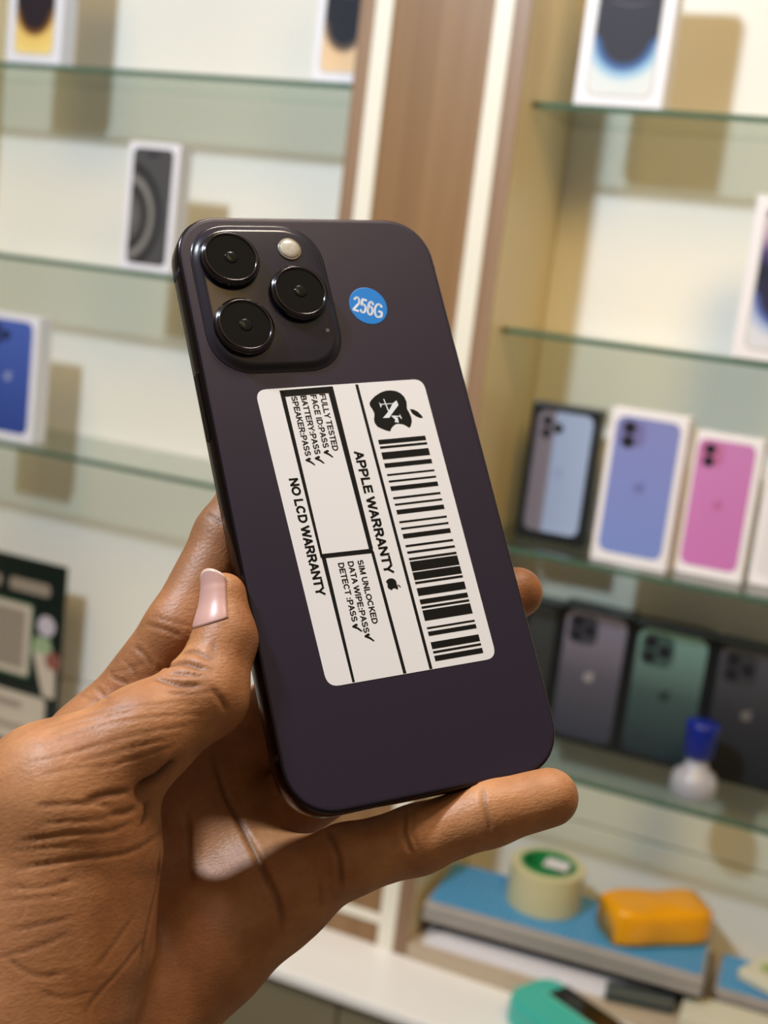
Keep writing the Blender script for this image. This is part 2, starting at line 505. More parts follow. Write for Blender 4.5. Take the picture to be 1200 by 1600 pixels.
def swirl_art(o, w, h):
    m = radial_mat('printed_grey_swirl', -0.15, 0.40, 2.0, [(0, (140, 138, 136)), (0.34, (96, 96, 98)), (0.58, (40, 40, 44)), (0.70, (140, 138, 136)), (0.80, (78, 78, 80)), (0.92, (32, 34, 38)), (1.0, (80, 80, 84))])
    a, b, z0, z1 = -w * 0.39, w * 0.39, h * 0.055, h * 0.955
    p = flat(o, 'printed_phone', rrect(a, b, z0, z1, w * 0.1), M['lens_black'], -0.0003)
    flat(o, 'printed_screen', rrect(a + 0.001, b - 0.001, z0 + 0.001, z1 - 0.001, w * 0.09), m, -0.0005, p)
    flat(o, 'printed_pill', rrect(-w * 0.1, w * 0.1, z1 - 0.009, z1 - 0.005, 0.002), M['lens_black'], -0.0007, p)

GOLD = [(0, (44, 38, 46)), (0.36, (46, 38, 44)), (0.46, (128, 84, 44)), (0.56, (240, 206, 120)), (1, (250, 228, 150))]
CREAM = [(0, (38, 42, 56)), (0.36, (40, 44, 56)), (0.46, (112, 96, 88)), (0.56, (232, 200, 162)), (1, (238, 212, 176))]
BLUE = [(0, (64, 66, 80)), (0.34, (62, 64, 78)), (0.44, (76, 112, 176)), (0.54, (160, 204, 240)), (0.66, (226, 238, 246)), (1, (236, 240, 244))]
PURP = [(0, (40, 42, 60)), (0.36, (46, 48, 78)), (0.46, (86, 104, 176)), (0.56, (170, 190, 232)), (0.70, (216, 224, 240)), (1, (222, 228, 240))]
phone_box('white box with a gold-bottomed dark screen, at the far end of the uppermost shelf', 1.324, -1.118, -1.037, Z1L, Z1L + 0.158, screen_art(GOLD, (90, 80, 76)))
phone_box('white box with a cream-bottomed dark screen, beside the wood panel', 1.324, -0.694, -0.614 - 0.008, Z1L, Z1L + 0.158, screen_art(CREAM, (120, 116, 108)))
phone_box('white box printed with a grey swirl screen, alone on its shelf', 1.328, -0.930, -0.858, Z2L, Z2L + 0.151, swirl_art)
M['print_blue'] = ramp_mat('printed_blue_back', [(0, (54, 78, 160)), (1, (78, 104, 190))])
M['logo_pale'] = mat('printed_pale_emblem', srgb(150, 164, 216), 0.4)
phone_box('white box printed with the back of a deep blue phone', 1.340, -1.142, -1.054, Z3L, Z3L + 0.163, back_art(M['print_blue'], TRI, None, M['logo_pale'], mx=0.10))
phone_box('white box with a blue-white glowing dark screen, on the upper shelf by the wood panel', 1.326, -0.391, -0.299, Z1R, Z1R + 0.162, screen_art(BLUE, (128, 128, 140)), depth=0.03)
phone_box('white box with a purple, black and blue glowing screen', 1.330, -0.192, -0.106, Z2R, Z2R + 0.160, screen_art(PURP, (90, 86, 130), extra=True))
M['print_sierra'] = ramp_mat('printed_pale_blue_back', [(0, (112, 108, 124)), (0.30, (118, 114, 130)), (0.36, (146, 166, 208)), (1, (158, 178, 218))], axis='X')
M['logo_blue'] = mat('printed_blue_emblem', srgb(140, 158, 205), 0.4)
phone_box('black box printed with the back of a pale blue phone', 1.385, -0.405, -0.326, Z3R, Z3R + 0.155, back_art(M['print_sierra'], TRI, None, M['logo_blue'], mx=0.10, mt=0.05, mb=0.07), yaw=R(2), dark=True)
M['print_lav'] = ramp_mat('printed_lavender_back', [(0, (126, 148, 222)), (1, (132, 140, 206))])
M['island_lav'] = mat('printed_lavender_camera', srgb(118, 118, 178), 0.4)
M['logo_lav'] = mat('printed_lavender_emblem', srgb(112, 118, 184), 0.4)
phone_box('white box printed with the back of a lavender phone', 1.342, -0.306, -0.2235, Z3R, Z3R + 0.166, back_art(M['print_lav'], DUO, M['island_lav'], M['logo_lav'], mx=0.085, mb=0.07, camw=0.40))
M['print_pink'] = ramp_mat('printed_pink_back', [(0, (202, 124, 196)), (1, (198, 130, 196))])
M['island_pink'] = mat('printed_pink_camera', srgb(190, 112, 168), 0.4)
M['logo_pink'] = mat('printed_pink_emblem', srgb(188, 106, 164), 0.4)
phone_box('white box printed with the back of a bright pink phone', 1.362, -0.221, -0.1475, Z3R, Z3R + 0.153, back_art(M['print_pink'], DUO, M['island_pink'], M['logo_pink'], mx=0.095, mb=0.07, camw=0.40))
M['print_white'] = ramp_mat('printed_white_back', [(0, (226, 228, 240)), (1, (232, 232, 240))])
phone_box('white box printed with the back of a white phone, beside the pink one', 1.376, -0.143, -0.069, Z3R, Z3R + 0.150, back_art(M['print_white'], DUO, M['print_rim'], M['print_rim'], mx=0.095, mb=0.07, camw=0.40))
def dk(name, lo, hi, isl, logo):
    M['d' + name] = ramp_mat('printed_' + name + '_back', [(0, lo), (0.5, tuple((2 * a + b) // 3 for a, b in zip(lo, hi))), (1, hi)])
    M['i' + name] = mat('printed_' + name + '_camera', srgb(*isl), 0.35)
    M['l' + name] = mat('printed_' + name + '_emblem', srgb(*logo), 0.35)
    return back_art(M['d' + name], TRI, M['i' + name], M['l' + name], mx=0.075, mt=0.04, mb=0.05, camw=0.48)
ga = dk('grey', (54, 58, 72), (142, 134, 152), (66, 66, 76), (150, 148, 156))
gg = dk('green', (34, 46, 54), (126, 160, 154), (64, 88, 84), (40, 56, 54))
gd = dk('graphite', (30, 34, 42), (84, 84, 92), (58, 58, 64), (104, 102, 106))
gk = dk('charcoal', (46, 48, 50), (70, 72, 72), (48, 50, 54), (84, 84, 88))
GB = 'black boxes on the lowest shelf'
phone_box('black box with a charcoal phone, behind the middle fingertip', 1.440, -0.432 + 0.003, -0.350, Z4R, Z4R + 0.158, gk, depth=0.026, dark=True, group=GB)
phone_box('black box with a grey-silver phone, between the charcoal and green ones', 1.424, -0.3465, -0.2625, Z4R, Z4R + 0.166, ga, dark=True, group=GB)
phone_box('black box with a dark green phone print', 1.424, -0.2618, -0.1695, Z4R, Z4R + 0.163, gg, dark=True, group=GB)
phone_box('black box with a graphite phone print, behind the blue-capped bottle', 1.424, -0.1688, -0.078, Z4R, Z4R + 0.163, gd, dark=True, group=GB)

# bottle with a blue cap on the lowest shelf
M['frost'] = mat('frosted_plastic', srgb(196, 198, 214), 0.3, trans=0.25)
M['bluecap'] = mat('blue_plastic', srgb(14, 36, 140), 0.22)
bt = empty('dropper_bottle', (-0.160, 1.362, Z4R + 0.0003))
tag(bt, 'small translucent bottle with a blue cap on the lowest glass shelf', 'bottle')
bm = new(); lathe(bm, [(0.022, 0), (0.025, 0.002), (0.025, 0.016), (0.0225, 0.025), (0.014, 0.031), (0.011, 0.040), (0.0105, 0.044)], 32)
link('bottle_body', bm, M['frost'], bt, True)
bm = new(); lathe(bm, [(0.0145, 0.0445), (0.0165, 0.047), (0.0175, 0.072), (0.0185, 0.080), (0.0175, 0.084), (0.004, 0.085)], 32)
link('cap', bm, M['bluecap'], bt, True)

# ------------------------------------------------------------------ poster on a stand, far end of the counter
M['green_black'] = mat('dark_green_print', srgb(8, 26, 24), 0.35, noise=0.15, nscale=30)
M['card_white'] = mat('pale_print', srgb(200, 190, 176), 0.45)
M['card_grey'] = mat('grey_print', srgb(150, 140, 128), 0.5, noise=0.1, nscale=300)
M['card_edge'] = mat('green_print_edge', srgb(60, 110, 84), 0.5)
M['card_red'] = mat('red_brown_print', srgb(140, 84, 76), 0.5)
M['card_sage'] = mat('sage_print', srgb(150, 176, 140), 0.5)
cd = empty('poster_stand', (-1.128, 1.40, CT))
tag(cd, 'dark green printed card in a stand at the far end of the counter', 'sign')
link('card', box(new(), -0.1, 0.1, 0, 0.004, 0.004, 0.318, bevel=0.001), M['green_black'], cd)
link('base', box(new(), -0.1, 0.1, -0.004, 0.05, 0, 0.0035, bevel=0.001), M['green_black'], cd)
flat(cd, 'printed_square_rim', rrect(-0.062, 0.050, 0.147, 0.255, 0.006), M['card_edge'], -0.0004)
sq = flat(cd, 'printed_square', rrect(-0.060, 0.047, 0.150, 0.252, 0.005), M['card_white'], -0.0006)
flat(cd, 'printed_grey_field', rrect(-0.05, 0.037, 0.159, 0.243, 0.002), M['card_grey'], -0.0008, sq)
flat(cd, 'printed_disc', circ(0.073, 0.229, 0.015, 28), mat('lilac_print', srgb(196, 190, 206), 0.4), -0.0006)
flat(cd, 'printed_sage_patch', [(0.050, 0.188), (0.055, 0.212), (0.080, 0.212), (0.088, 0.190)], M['card_sage'], -0.0006)
flat(cd, 'printed_hand_card', [(0.053, 0.188), (0.092, 0.192), (0.095, 0.128), (0.075, 0.128)], M['card_white'], -0.0008)
flat(cd, 'printed_red_mark', circ(0.088, 0.182, 0.013, 16), M['card_red'], -0.0010)
lp = flat(cd, 'printed_panel', rrect(-0.08, 0.080, 0.050, 0.124, 0.006), M['card_white'], -0.0006)
bm = new()
for xa, xb in ((-0.060, -0.008), (0.006, 0.076)):
    poly(bm, [(x, -0.0006, z) for x, z in rrect(xa, xb, 0.270, 0.288, 0.006)])
link('heading_strip', bm, M['card_grey'], cd)
flat(cd, 'printed_strap', rrect(-0.066, 0.040, 0.100, 0.110, 0.002), M['card_grey'], -0.0008, lp)
flat(cd, 'printed_strap', rrect(-0.070, 0.066, 0.068, 0.076, 0.002), M['card_grey'], -0.0008, lp)

# ------------------------------------------------------------------ things at the foot of the crowded cabinet
M['grey_slab'] = mat('grey_case', srgb(168, 162, 160), 0.45, noise=0.12, nscale=40)
M['dark_slab'] = mat('dark_grey_case', srgb(62, 72, 74), 0.4, noise=0.1)
M['tan'] = mat('tan_board_edge', srgb(176, 158, 138), 0.5, noise=0.06)
M['paper'] = mat('white_paper', srgb(226, 226, 236), 0.5)
def blue_mat():
    m = mat('blue_grooved_rubber', srgb(90, 170, 222), 0.45)
    nt = m.node_tree
    tc = nt.nodes.new('ShaderNodeTexCoord')
    ck = nt.nodes.new('ShaderNodeTexBrick')
    ck.offset = 0
    ck.inputs['Scale'].default_value = 70
    ck.inputs['Mortar Size'].default_value = 0.06
    ck.inputs['Color1'].default_value = (*srgb(96, 176, 228), 1)
    ck.inputs['Color2'].default_value = (*srgb(86, 166, 220), 1)
    ck.inputs['Mortar'].default_value = (*srgb(60, 132, 190), 1)
    nt.links.new(tc.outputs['Object'], ck.inputs['Vector'])
    nt.links.new(ck.outputs['Color'], nt.nodes['Principled BSDF'].inputs['Base Color'])
    return m
M['blue_mat'] = blue_mat()

def slab(name, label, cat, loc, w, d, yaw, z1, grp=None):
    o = empty(name, loc, (0, 0, yaw))
    tag(o, label, cat, grp)
    link('case', box(new(), 0, w, 0, d, 0, z1, bevel=0.002), M['grey_slab'], o)
    link('mat', box(new(), 0.004, w - 0.004, 0.006, d - 0.004, z1 + 0.0001, z1 + 0.003, bevel=0.0008), M['blue_mat'], o)
    link('seam', box(new(), 0.001, w - 0.001, -0.0006, 0.0001, z1 * 0.45, z1 * 0.5), M['dark_slab'], o)
    return o
ps = empty('paper_stack', (-0.418, 1.284, BT + 0.0002), (0, 0, R(3)))
tag(ps, 'white papers lying on the cabinet floor under the blue-topped case', 'papers')
for k in range(5):
    link('sheet', box(new(), 0.004 * k, 0.21 + 0.012 * k, 0.002 * k, 0.1 - 0.002 * k, 0.0021 * k, 0.0021 * k + 0.002), M['paper'], ps)
db = empty('dark_gap_block', (-0.420, 1.312, BT + 0.0115), (0, 0, R(4)))  # added dark block, puts the shade of the gap under the case into colour
tag(db, 'dark grey block filling the black gap between the white papers and the blue-topped case', 'tray')
link('gap_block', box(new(), 0, 0.315, 0, 0.09, 0, 0.0155, bevel=0.001), M['dark_slab'], db)
slab('mat_case', 'long grey case with a blue grooved top under the tape roll', 'case', (-0.4225, 1.288, BT + 0.0275), 0.315, 0.115, R(4.5), 0.022, 'blue-topped grey cases')
slab('mat_case', 'grey case with a blue top under the cream gadget', 'case', (-0.100, 1.350, BT + 0.0003), 0.20, 0.085, R(4), 0.022, 'blue-topped grey cases')
tool = link('dark_tool', box(new(), 0, 0.075, 0, 0.02, 0, 0.016, bevel=0.004, seg=3), M['dark_slab'])
tool.location = (-0.205, 1.290, BT + 0.0003); tool.rotation_euler.z = R(12)
tag(tool, 'short dark grey tool lying before the blue-topped cases', 'tool')

# roll of tape
M['tape'] = mat('cream_tape', srgb(206, 200, 160), 0.3, noise=0.05, nscale=60)
M['core'] = mat('green_core', srgb(40, 150, 84), 0.4)
tp = empty('tape_roll', (-0.305, 1.366, BT + 0.0527))
tag(tp, 'cream roll of packing tape with a green and white core on the blue mat', 'tape')
bm = new()
loops = [[(r * math.cos(2 * math.pi * k / 48), r * math.sin(2 * math.pi * k / 48), z) for k in range(48)] for r, z in ((0.0325, 0), (0.043, 0), (0.0435, 0.001), (0.0435, 0.047), (0.043, 0.048), (0.0325, 0.048), (0.0325, 0))]
loft(bm, loops, False, False)
link('tape_winding', bm, M['tape'], tp, False)
bm = new()
loops = [[(r * math.cos(2 * math.pi * k / 48), r * math.sin(2 * math.pi * k / 48), z) for k in range(48)] for r, z in ((0.029, 0.0005), (0.0323, 0.0005), (0.0323, 0.0495), (0.029, 0.0495), (0.029, 0.0005))]
loft(bm, loops, False, False)
link('core', bm, M['core'], tp)
link('core_label', box(new(), -0.004, 0.024, -0.012, 0.012, 0.0496, 0.0502), M['paper'], tp)

# yellow wrapped block
M['yellow'] = mat('yellow_wrap', srgb(240, 166, 8), 0.28, noise=0.10, nscale=25, bump=0.3, bscale=60)
yb = empty('yellow_pouch', (-0.178, 1.368, BT + 0.0527), (0, 0, R(38)))
tag(yb, 'orange-yellow soft wrapped block lying on the blue mat', 'pouch')
bm = new()
rng = random.Random(4)
nx, prof = 14, []
loops = []
for i in range(nx + 1):
    t = i / nx
    s = 1 - 0.22 * abs(2 * t - 1) ** 5
    x = (t - 0.5) * 0.115
    lp = []
    for (yy, zz) in rrect(-0.032, 0.032, 0.0, 0.042, 0.010, 5):
        k = 1 + 0.03 * math.sin(9 * t + 7 * yy * 30) 
        lp.append((x, yy * s * k, 0.0 + zz * (0.9 + 0.1 * s) * k + 0.0))
    loops.append(lp)
loft(bm, loops)
for v in bm.verts: v.co.z = max(v.co.z, 0.0)
link('wrapping', bm, M['yellow'], yb, True)
M['tan_band'] = mat('tan_label_band', srgb(196, 146, 60), 0.4)
link('end_label', box(new(), 0.0565, 0.0585, -0.022, 0.022, 0.006, 0.034, bevel=0.0008), M['tan_band'], yb)

# cream gadget with green mark
M['cream'] = mat('cream_plastic', srgb(214, 212, 194), 0.4)
M['leaf'] = mat('pale_green_mark', srgb(160, 178, 110), 0.5)
gz = empty('cream_gadget', (-0.052, 1.366, BT + 0.0256), (0, 0, R(-22)))
tag(gz, 'cream plastic gadget with a pale green mark on a blue-topped case', 'gadget')
link('body', box(new(), -0.032, 0.032, 0, 0.06, 0, 0.014, bevel=0.004, seg=3), M['cream'], gz)
bm = new(); lathe(bm, [(0.010, 0.0141), (0.010, 0.0155), (0.008, 0.016)], 24, c=(-0.008, 0.03, 0)); link('button', bm, M['leaf'], gz)
link('dark_end', box(new(), 0.020, 0.044, 0.012, 0.05, 0.0142, 0.028, bevel=0.003), M['dark_slab'], gz)

# teal handheld with black screen, near edge of the counter
M['teal'] = mat('teal_plastic', srgb(66, 190, 178), 0.3)
M['teal_lit'] = mat('pale_teal_rim', srgb(110, 204, 186), 0.3)  # lighter copy of the teal, light on the rim put into its colour
M['black_glass'] = mat('black_glass', srgb(14, 16, 20), 0.08)
tl = empty('teal_device', (-0.243, 1.232, CT + 0.0005), (0, 0, R(-28)))
tag(tl, 'teal plastic handheld device with a black screen on the white counter', 'device')
bm = new()
out = rrect(-0.045, 0.125, -0.038, 0.036, 0.022, 8)
loft(bm, [[(x * .97, y * .95, 0) for x, y in out], [(x, y, 0.004) for x, y in out], [(x, y, 0.026) for x, y in out], [(x * .97, y * .93, 0.032) for x, y in out]])
link('case', bm, M['teal'], tl, False)
link('screen', box(new(), -0.018, 0.118, 0.003, 0.033, 0.0322, 0.0345, bevel=0.001), M['black_glass'], tl)
link('rim', box(new(), -0.022, 0.121, -0.001, 0.003, 0.0321, 0.0345, bevel=0.001), M['teal_lit'], tl)

# odds and ends at the right
M['pink'] = mat('pink_plastic', srgb(196, 110, 164), 0.35)
pk = link('pink_cable', box(new(), 0, 0.12, 0, 0.012, 0, 0.008, bevel=0.003), M['pink'])
pk.location = (-0.110, 1.255, CT + 0.0003); pk.rotation_euler.z = R(4)
tag(pk, 'pink strip lying on the white counter before the cream booklet', 'strip')
bk = link('booklet', box(new(), 0, 0.15, 0, 0.05, 0, 0.014, bevel=0.001), M['cream'])
bk.location = (-0.125, 1.290, BT + 0.0003); bk.rotation_euler.z = R(3)
tag(bk, 'cream booklet on the cabinet floor before a blue-topped case', 'booklet')
wb = link('white_charger', box(new(), 0, 0.085, 0, 0.022, 0, 0.012, bevel=0.003), M['counter'])
wb.location = (-0.195, 1.255, CT + 0.0003); wb.rotation_euler.z = R(-6)
tag(wb, 'slim white plastic block beside the teal device', 'block')

# ------------------------------------------------------------------ the phone in the hand (local millimetres)
PHW = Matrix.Translation((-0.13252, 0.30744, 1.49207)) @ Matrix(((0.63878, -0.47268, 0.60707), (0.76199, 0.27945, -0.5842), (0.10649, 0.83575, 0.53868))).to_4x4() @ Matrix.Diagonal((0.001, 0.001, 0.001, 1))
ph = empty('smartphone', (0, 0, 0))
ph.matrix_world = PHW
tag(ph, 'dark purple smartphone held in the hand, with triple camera and white barcode sticker', 'phone')
HX, HY = 38.2, 81.3
M['ph_glass'] = mat('dark_purple_frosted_glass', (0.021, 0.0135, 0.031), 0.36, spec=0.5)
M['ph_frame'] = mat('polished_dark_steel', (0.045, 0.036, 0.042), 0.2, metal=1.0)
M['ph_island'] = mat('deep_purple_gloss_glass', (0.012, 0.009, 0.020), 0.2, spec=0.7)
M['ring'] = mat('black_chrome_ring', (0.075, 0.07, 0.08), 0.15, metal=1.0)
M['lens'] = mat('black_lens_glass', (0.002, 0.002, 0.003), 0.05, spec=0.45)
M['element'] = mat('lens_coating', (0.006, 0.008, 0.007), 0.12, spec=0.35)
M['band'] = mat('antenna_band', (0.02, 0.02, 0.035), 0.4)
M['bkscreen'] = mat('black_display_glass', (0.004, 0.004, 0.005), 0.06)

def ring3(d, z, r=13.5, n=12): return [(x, y, z) for x, y in rrect(-HX + d, HX - d, -HY + d, HY - d, r - d, n, 2.25)]
bm = new()
loft(bm, [ring3(0.35, -7.75), ring3(-0.25, -7.45), ring3(-0.5, -6.9), ring3(-0.55, -4), ring3(-0.5, -1.0), ring3(-0.3, -0.45), ring3(0.0, -0.15), ring3(0.3, -0.12)])
link('frame', bm, M['ph_frame'], ph, True)
bm = new(); loft(bm, [ring3(0.25, -0.10), ring3(0.25, 0.0), ring3(0.55, 0.12), ring3(1.1, 0.16)])
link('back_glass', bm, M['ph_glass'], ph)
bm = new(); loft(bm, [ring3(1.2, -7.95), ring3(0.7, -7.85), ring3(0.6, -7.76)])
link('display', bm, M['bkscreen'], ph)
link('power_button', box(new(), -HX - 0.95, -HX - 0.3, 17.5, 36.5, -5.4, -2.6, bevel=0.25), M['ph_frame'], ph)
for y in (-66.0, 66.0):
    for sx in (-1, 1):
        link('antenna_band', box(new(), sx * (HX + 0.53) - 0.06, sx * (HX + 0.53) + 0.06, y - 0.7, y + 0.7, -7.0, -0.8), M['band'], ph)

# camera island
def isl(d, z): return [(x, y, z) for x, y in rrect(-34.6 + d, 2.3 - d, 35.0 + d, 78.0 - d, 11.5 - d, 10, 2.2)]
bm = new(); loft(bm, [isl(-1.0 + 2.8 * k / 8, 0.17 + 1.29 * (0.5 - 0.5 * math.cos(math.pi * k / 8))) for k in range(9)])
island = link('camera_island', bm, M['ph_island'], ph, True)
for cx, cy in ((-25.24, 67.06), (-7.36, 56.6), (-25.15, 46.81)):
    bm = new()
    lathe(bm, [(8.3, 1.47), (8.35, 2.4), (8.2, 3.0), (7.75, 3.2), (7.6, 3.3), (7.55, 3.75), (7.2, 3.95), (6.85, 3.75), (6.7, 3.4)], 64, c=(cx, cy, 0), cap1=False)
    ln = link('camera_lens', bm, M['ring'], ph, True)
    bm = new(); lathe(bm, [(6.8, 3.35), (6.8, 3.45), (6.6, 3.5)], 48, c=(cx, cy, 0)); link('lens_glass', bm, M['lens'], ln)
    bm = new(); lathe(bm, [(1.9, 3.51), (1.5, 3.6), (0.9, 3.68), (0.3, 3.70)], 32, c=(cx, cy, 0)); link('lens_element', bm, M['element'], ln, True)
fx, fy = (-6.87, 70.63)
bm = new(); lathe(bm, [(3.4, 1.465), (3.4, 1.7), (3.15, 1.85), (2.95, 1.8)], 40, c=(fx, fy, 0))
fl = link('flash', bm, mat('pale_flash_rim', srgb(150, 140, 128), 0.3, metal=0.4), ph, True)
bm = new(); lathe(bm, [(2.9, 1.81), (2.6, 2.0), (1.5, 2.15), (0.5, 2.2)], 32, c=(fx, fy, 0)); link('flash_lens', bm, mat('flash_lens', srgb(196, 186, 168), 0.25, noise=0.25, nscale=0.9), fl, True)
mx_, my_ = (-1.06, 45.55)
bm = new(); lathe(bm, [(0.55, 1.467), (0.5, 1.5)], 16, c=(mx_, my_, 0)); link('microphone', bm, mat('grey_mesh', srgb(110, 110, 120), 0.5), ph)

# round storage sticker
M['blue_sticker'] = mat('blue_paper_sticker', srgb(10, 128, 214), 0.35)
M['white_ink'] = mat('white_ink', srgb(236, 240, 246), 0.5)
M['black_ink'] = mat('black_ink', srgb(22, 20, 18), 0.6, spec=0.15)
M['sticker'] = mat('white_paper_sticker', srgb(244, 240, 240), 0.4)
sx, sy = (13.69, 53.47)
bm = new(); lathe(bm, [(5.75, 0.18), (5.75, 0.24), (5.65, 0.26)], 64, c=(sx, sy, 0))
ss = tag(link('storage_sticker', bm, M['blue_sticker'], ph), 'round blue sticker reading 256G')
bm = new()
put_text(bm, '256G', (8.5, 52.05), (16.82, 49.07), 5.0, lambda x, y: (x, y, 0.29), t=0.125)
link('lettering', bm, M['white_ink'], ss)

# rectangular sticker
stk = [(-25.15, 29.32), (25.02, 30.35), (26.05, -50.64), (-22.68, -51.37)]
def corner_round(P, r, n=6):
    out = []
    for i in range(4):
        p = Vector(P[i]); a = (Vector(P[i - 1]) - p).normalized(); b = (Vector(P[(i + 1) % 4]) - p).normalized()
        for k in range(n + 1):
            t = k / n
            out.append(p + a * r * (1 - t) ** 2 + b * r * t ** 2)
    return out
bm = new()
lp = list(reversed(corner_round(stk, 3.2)))
loft(bm, [[(v.x, v.y, 0.18) for v in lp], [(v.x, v.y, 0.25) for v in lp]])
ws = tag(link('warranty_sticker', bm, M['sticker'], ph), 'white sticker with barcode, emblem and test results')
P3 = lambda x, y: (x, y, 0.28)
bm = new()
def pg(pts): poly(bm, [P3(*p) for p in pts])
BARS = [
    ((6.8, 12.95), (21.29, 13.3), (21.31, 11.96), (6.83, 11.61)),
    ((6.84, 11.02), (21.33, 11.37), (21.34, 10.68), (6.85, 10.33)),
    ((6.88, 9.25), (21.36, 9.6), (21.4, 7.54), (6.92, 7.19)),
    ((6.95, 6.07), (21.42, 6.41), (21.45, 5.09), (6.97, 4.75)),
    ((7.01, 2.95), (21.48, 3.29), (21.49, 2.75), (7.02, 2.41)),
    ((7.05, 1.1), (21.52, 1.44), (21.53, 0.86), (7.06, 0.52)),
    ((7.09, -0.59), (21.55, -0.26), (21.58, -1.56), (7.12, -1.9)),
    ((7.15, -3.68), (21.61, -3.35), (21.62, -3.97), (7.17, -4.31)),
    ((7.19, -5.56), (21.65, -5.23), (21.66, -5.8), (7.21, -6.13)),
    ((7.23, -7.33), (21.68, -7), (21.71, -8.29), (7.26, -8.62)),
    ((7.3, -10.53), (21.74, -10.2), (21.75, -10.78), (7.31, -11.1)),
    ((7.34, -12.39), (21.78, -12.06), (21.79, -12.63), (7.35, -12.96)),
    ((7.38, -14.14), (21.81, -13.82), (21.84, -15.15), (7.41, -15.47)),
    ((7.45, -17.26), (21.87, -16.94), (21.88, -17.56), (7.46, -17.87)),
    ((7.48, -19.05), (21.91, -18.73), (21.92, -19.39), (7.5, -19.71)),
    ((7.52, -20.88), (21.94, -20.57), (21.96, -21.23), (7.54, -21.54)),
    ((7.55, -21.91), (21.96, -21.6), (22.01, -24.27), (7.6, -24.57)),
    ((7.61, -24.9), (22.02, -24.59), (22.06, -26.74), (7.66, -27.04)),
    ((7.67, -27.5), (22.07, -27.2), (22.08, -27.85), (7.68, -28.15)),
    ((7.7, -29.26), (22.11, -28.96), (22.15, -31.09), (7.75, -31.39)),
    ((7.77, -32.36), (22.16, -32.06), (22.19, -33.4), (7.8, -33.69)),
    ((7.81, -34.24), (22.2, -33.95), (22.21, -34.59), (7.82, -34.88)),
    ((7.83, -35.34), (22.22, -35.05), (22.28, -37.89), (7.9, -38.18)),
    ((7.93, -39.91), (22.31, -39.63), (22.32, -40.17), (7.94, -40.45)),
    ((7.96, -41.09), (22.33, -40.81), (22.36, -41.99), (7.98, -42.27)),
    ((8.02, -43.94), (22.39, -43.67), (22.42, -45.52), (8.06, -45.79)),
    ((8.07, -46.34), (22.44, -46.07), (22.45, -46.7), (8.08, -46.97)),
    ((8.1, -47.59), (22.46, -47.33), (22.49, -48.77), (8.13, -49.03))]
for b in BARS: pg(b)
# rules and frames
pg([(-18.39, 28.85), (-3.01, 29.37), (-2.99, 27.44), (-17.14, 26.96)])
pg([(-18.39, 28.85), (-17.14, 28.46), (-16.42, -17.37), (-17.09, -18.39)])
pg([(-16.87, -17.44), (-15.68, -18.54), (-15.22, -51.05), (-15.91, -51.12)])
pg([(-4.55, 28.71), (-2.81, 29.36), (-2.01, -17.28), (-3.19, -17.34)])
pg([(-16.82, -17.21), (-2.18, -17.2), (-2.03, -18.45), (-16.78, -18.42)])
pg([(-2.85, -17.56), (-1.96, -18.15), (-0.74, -50.89), (-1.64, -50.93)])
pg([(3.93, 29.58), (4.79, 29.54), (6.79, -50.79), (5.93, -50.84)])
# emblem with the letter cut out in white
pg([(14.27, 27.32), (15.81, 27.02), (17.02, 26.28), (17.88, 25.11), (18.18, 23.73), (17.96, 22.39), (17.81, 21.61), (18.24, 20.12), (18.47, 18.76), (18.3, 17.65), (17.62, 16.34), (17.11, 15.88), (16.37, 16.42), (15.59, 16.96), (14.29, 17.28), (13.38, 17.27), (12.32, 16.71), (11.59, 16.05), (11.03, 15.2), (9.98, 15.53), (8.77, 16.11), (7.59, 16.85), (7.05, 17.87), (7.05, 18.98), (7.47, 20.06), (7.58, 20.95), (7.28, 22.07), (6.83, 22.99), (6.89, 23.88), (7.59, 24.73), (9.12, 25.89), (10.94, 26.81), (12.66, 27.29)])
pg([(18.58, 21.45), (19.7, 21.28), (20.9, 20.53), (21.77, 19.36), (22.04, 18.6), (21.11, 18.6), (20.07, 19.12), (19.04, 20.07)])
# small emblem
ac = Vector((1.1, -27.39))
for pts in (APPLE_U, LEAF_U):
    pg([(ac.x + b * 3.3, ac.y - a * 3.3) for a, b in pts])
for s, p0, p1, cap, th in (
    ('FULLY TESTED', (-7.19, 27.2), (-7.02, 10.79), 1.65, 0.21),
    ('FACE ID:PASS', (-9.88, 27.08), (-9.56, 11.78), 1.65, 0.21),
    ('BATTERY:PASS', (-12.81, 26.98), (-12.33, 10.12), 1.65, 0.21),
    ('SPEAKER:PASS', (-15.48, 26.86), (-15.11, 9.85), 1.65, 0.21),
    ('SIM UNLOCKED', (-7.21, -19.98), (-6.98, -37.02), 1.6, 0.21),
    ('DATA WIPE:PASS', (-9.99, -20.01), (-9.87, -39.06), 1.6, 0.21),
    ('DETECT :PASS', (-12.72, -20.13), (-12.41, -35.76), 1.6, 0.21),
    ('APPLE WARRANTY', (-1.02, 9.92), (-0.24, -24.24), 2.55, 0.25),
    ('NO LCD WARRANTY', (-21.05, 3.8), (-20.39, -27.84), 2.4, 0.24)):
    put_text(bm, s, p0, p1, cap, P3, t=th)
def tick(x, y, s):
    # hand-drawn tick, lying on its side like the lettering: top towards +x, reading towards -y
    o = [(0.0, 0.44), (0.12, 0.60), (0.26, 0.58), (0.34, 0.36), (0.56, 0.66), (0.98, 1.02), (1.06, 0.86), (0.68, 0.42), (0.40, -0.12), (0.24, -0.12), (0.10, 0.18)]
    pg([(x + b * s, y - a * s) for a, b in o])
for x, y in ((-9.5, 11.14), (-12.39, 9.63), (-15.08, 9.34), (-9.67, -39.29), (-12.38, -36.37)):
    tick(x, y, 2.2)
link('printing', bm, M['black_ink'], ws)
bm = new()
Q3 = lambda x, y: (x, y, 0.30)
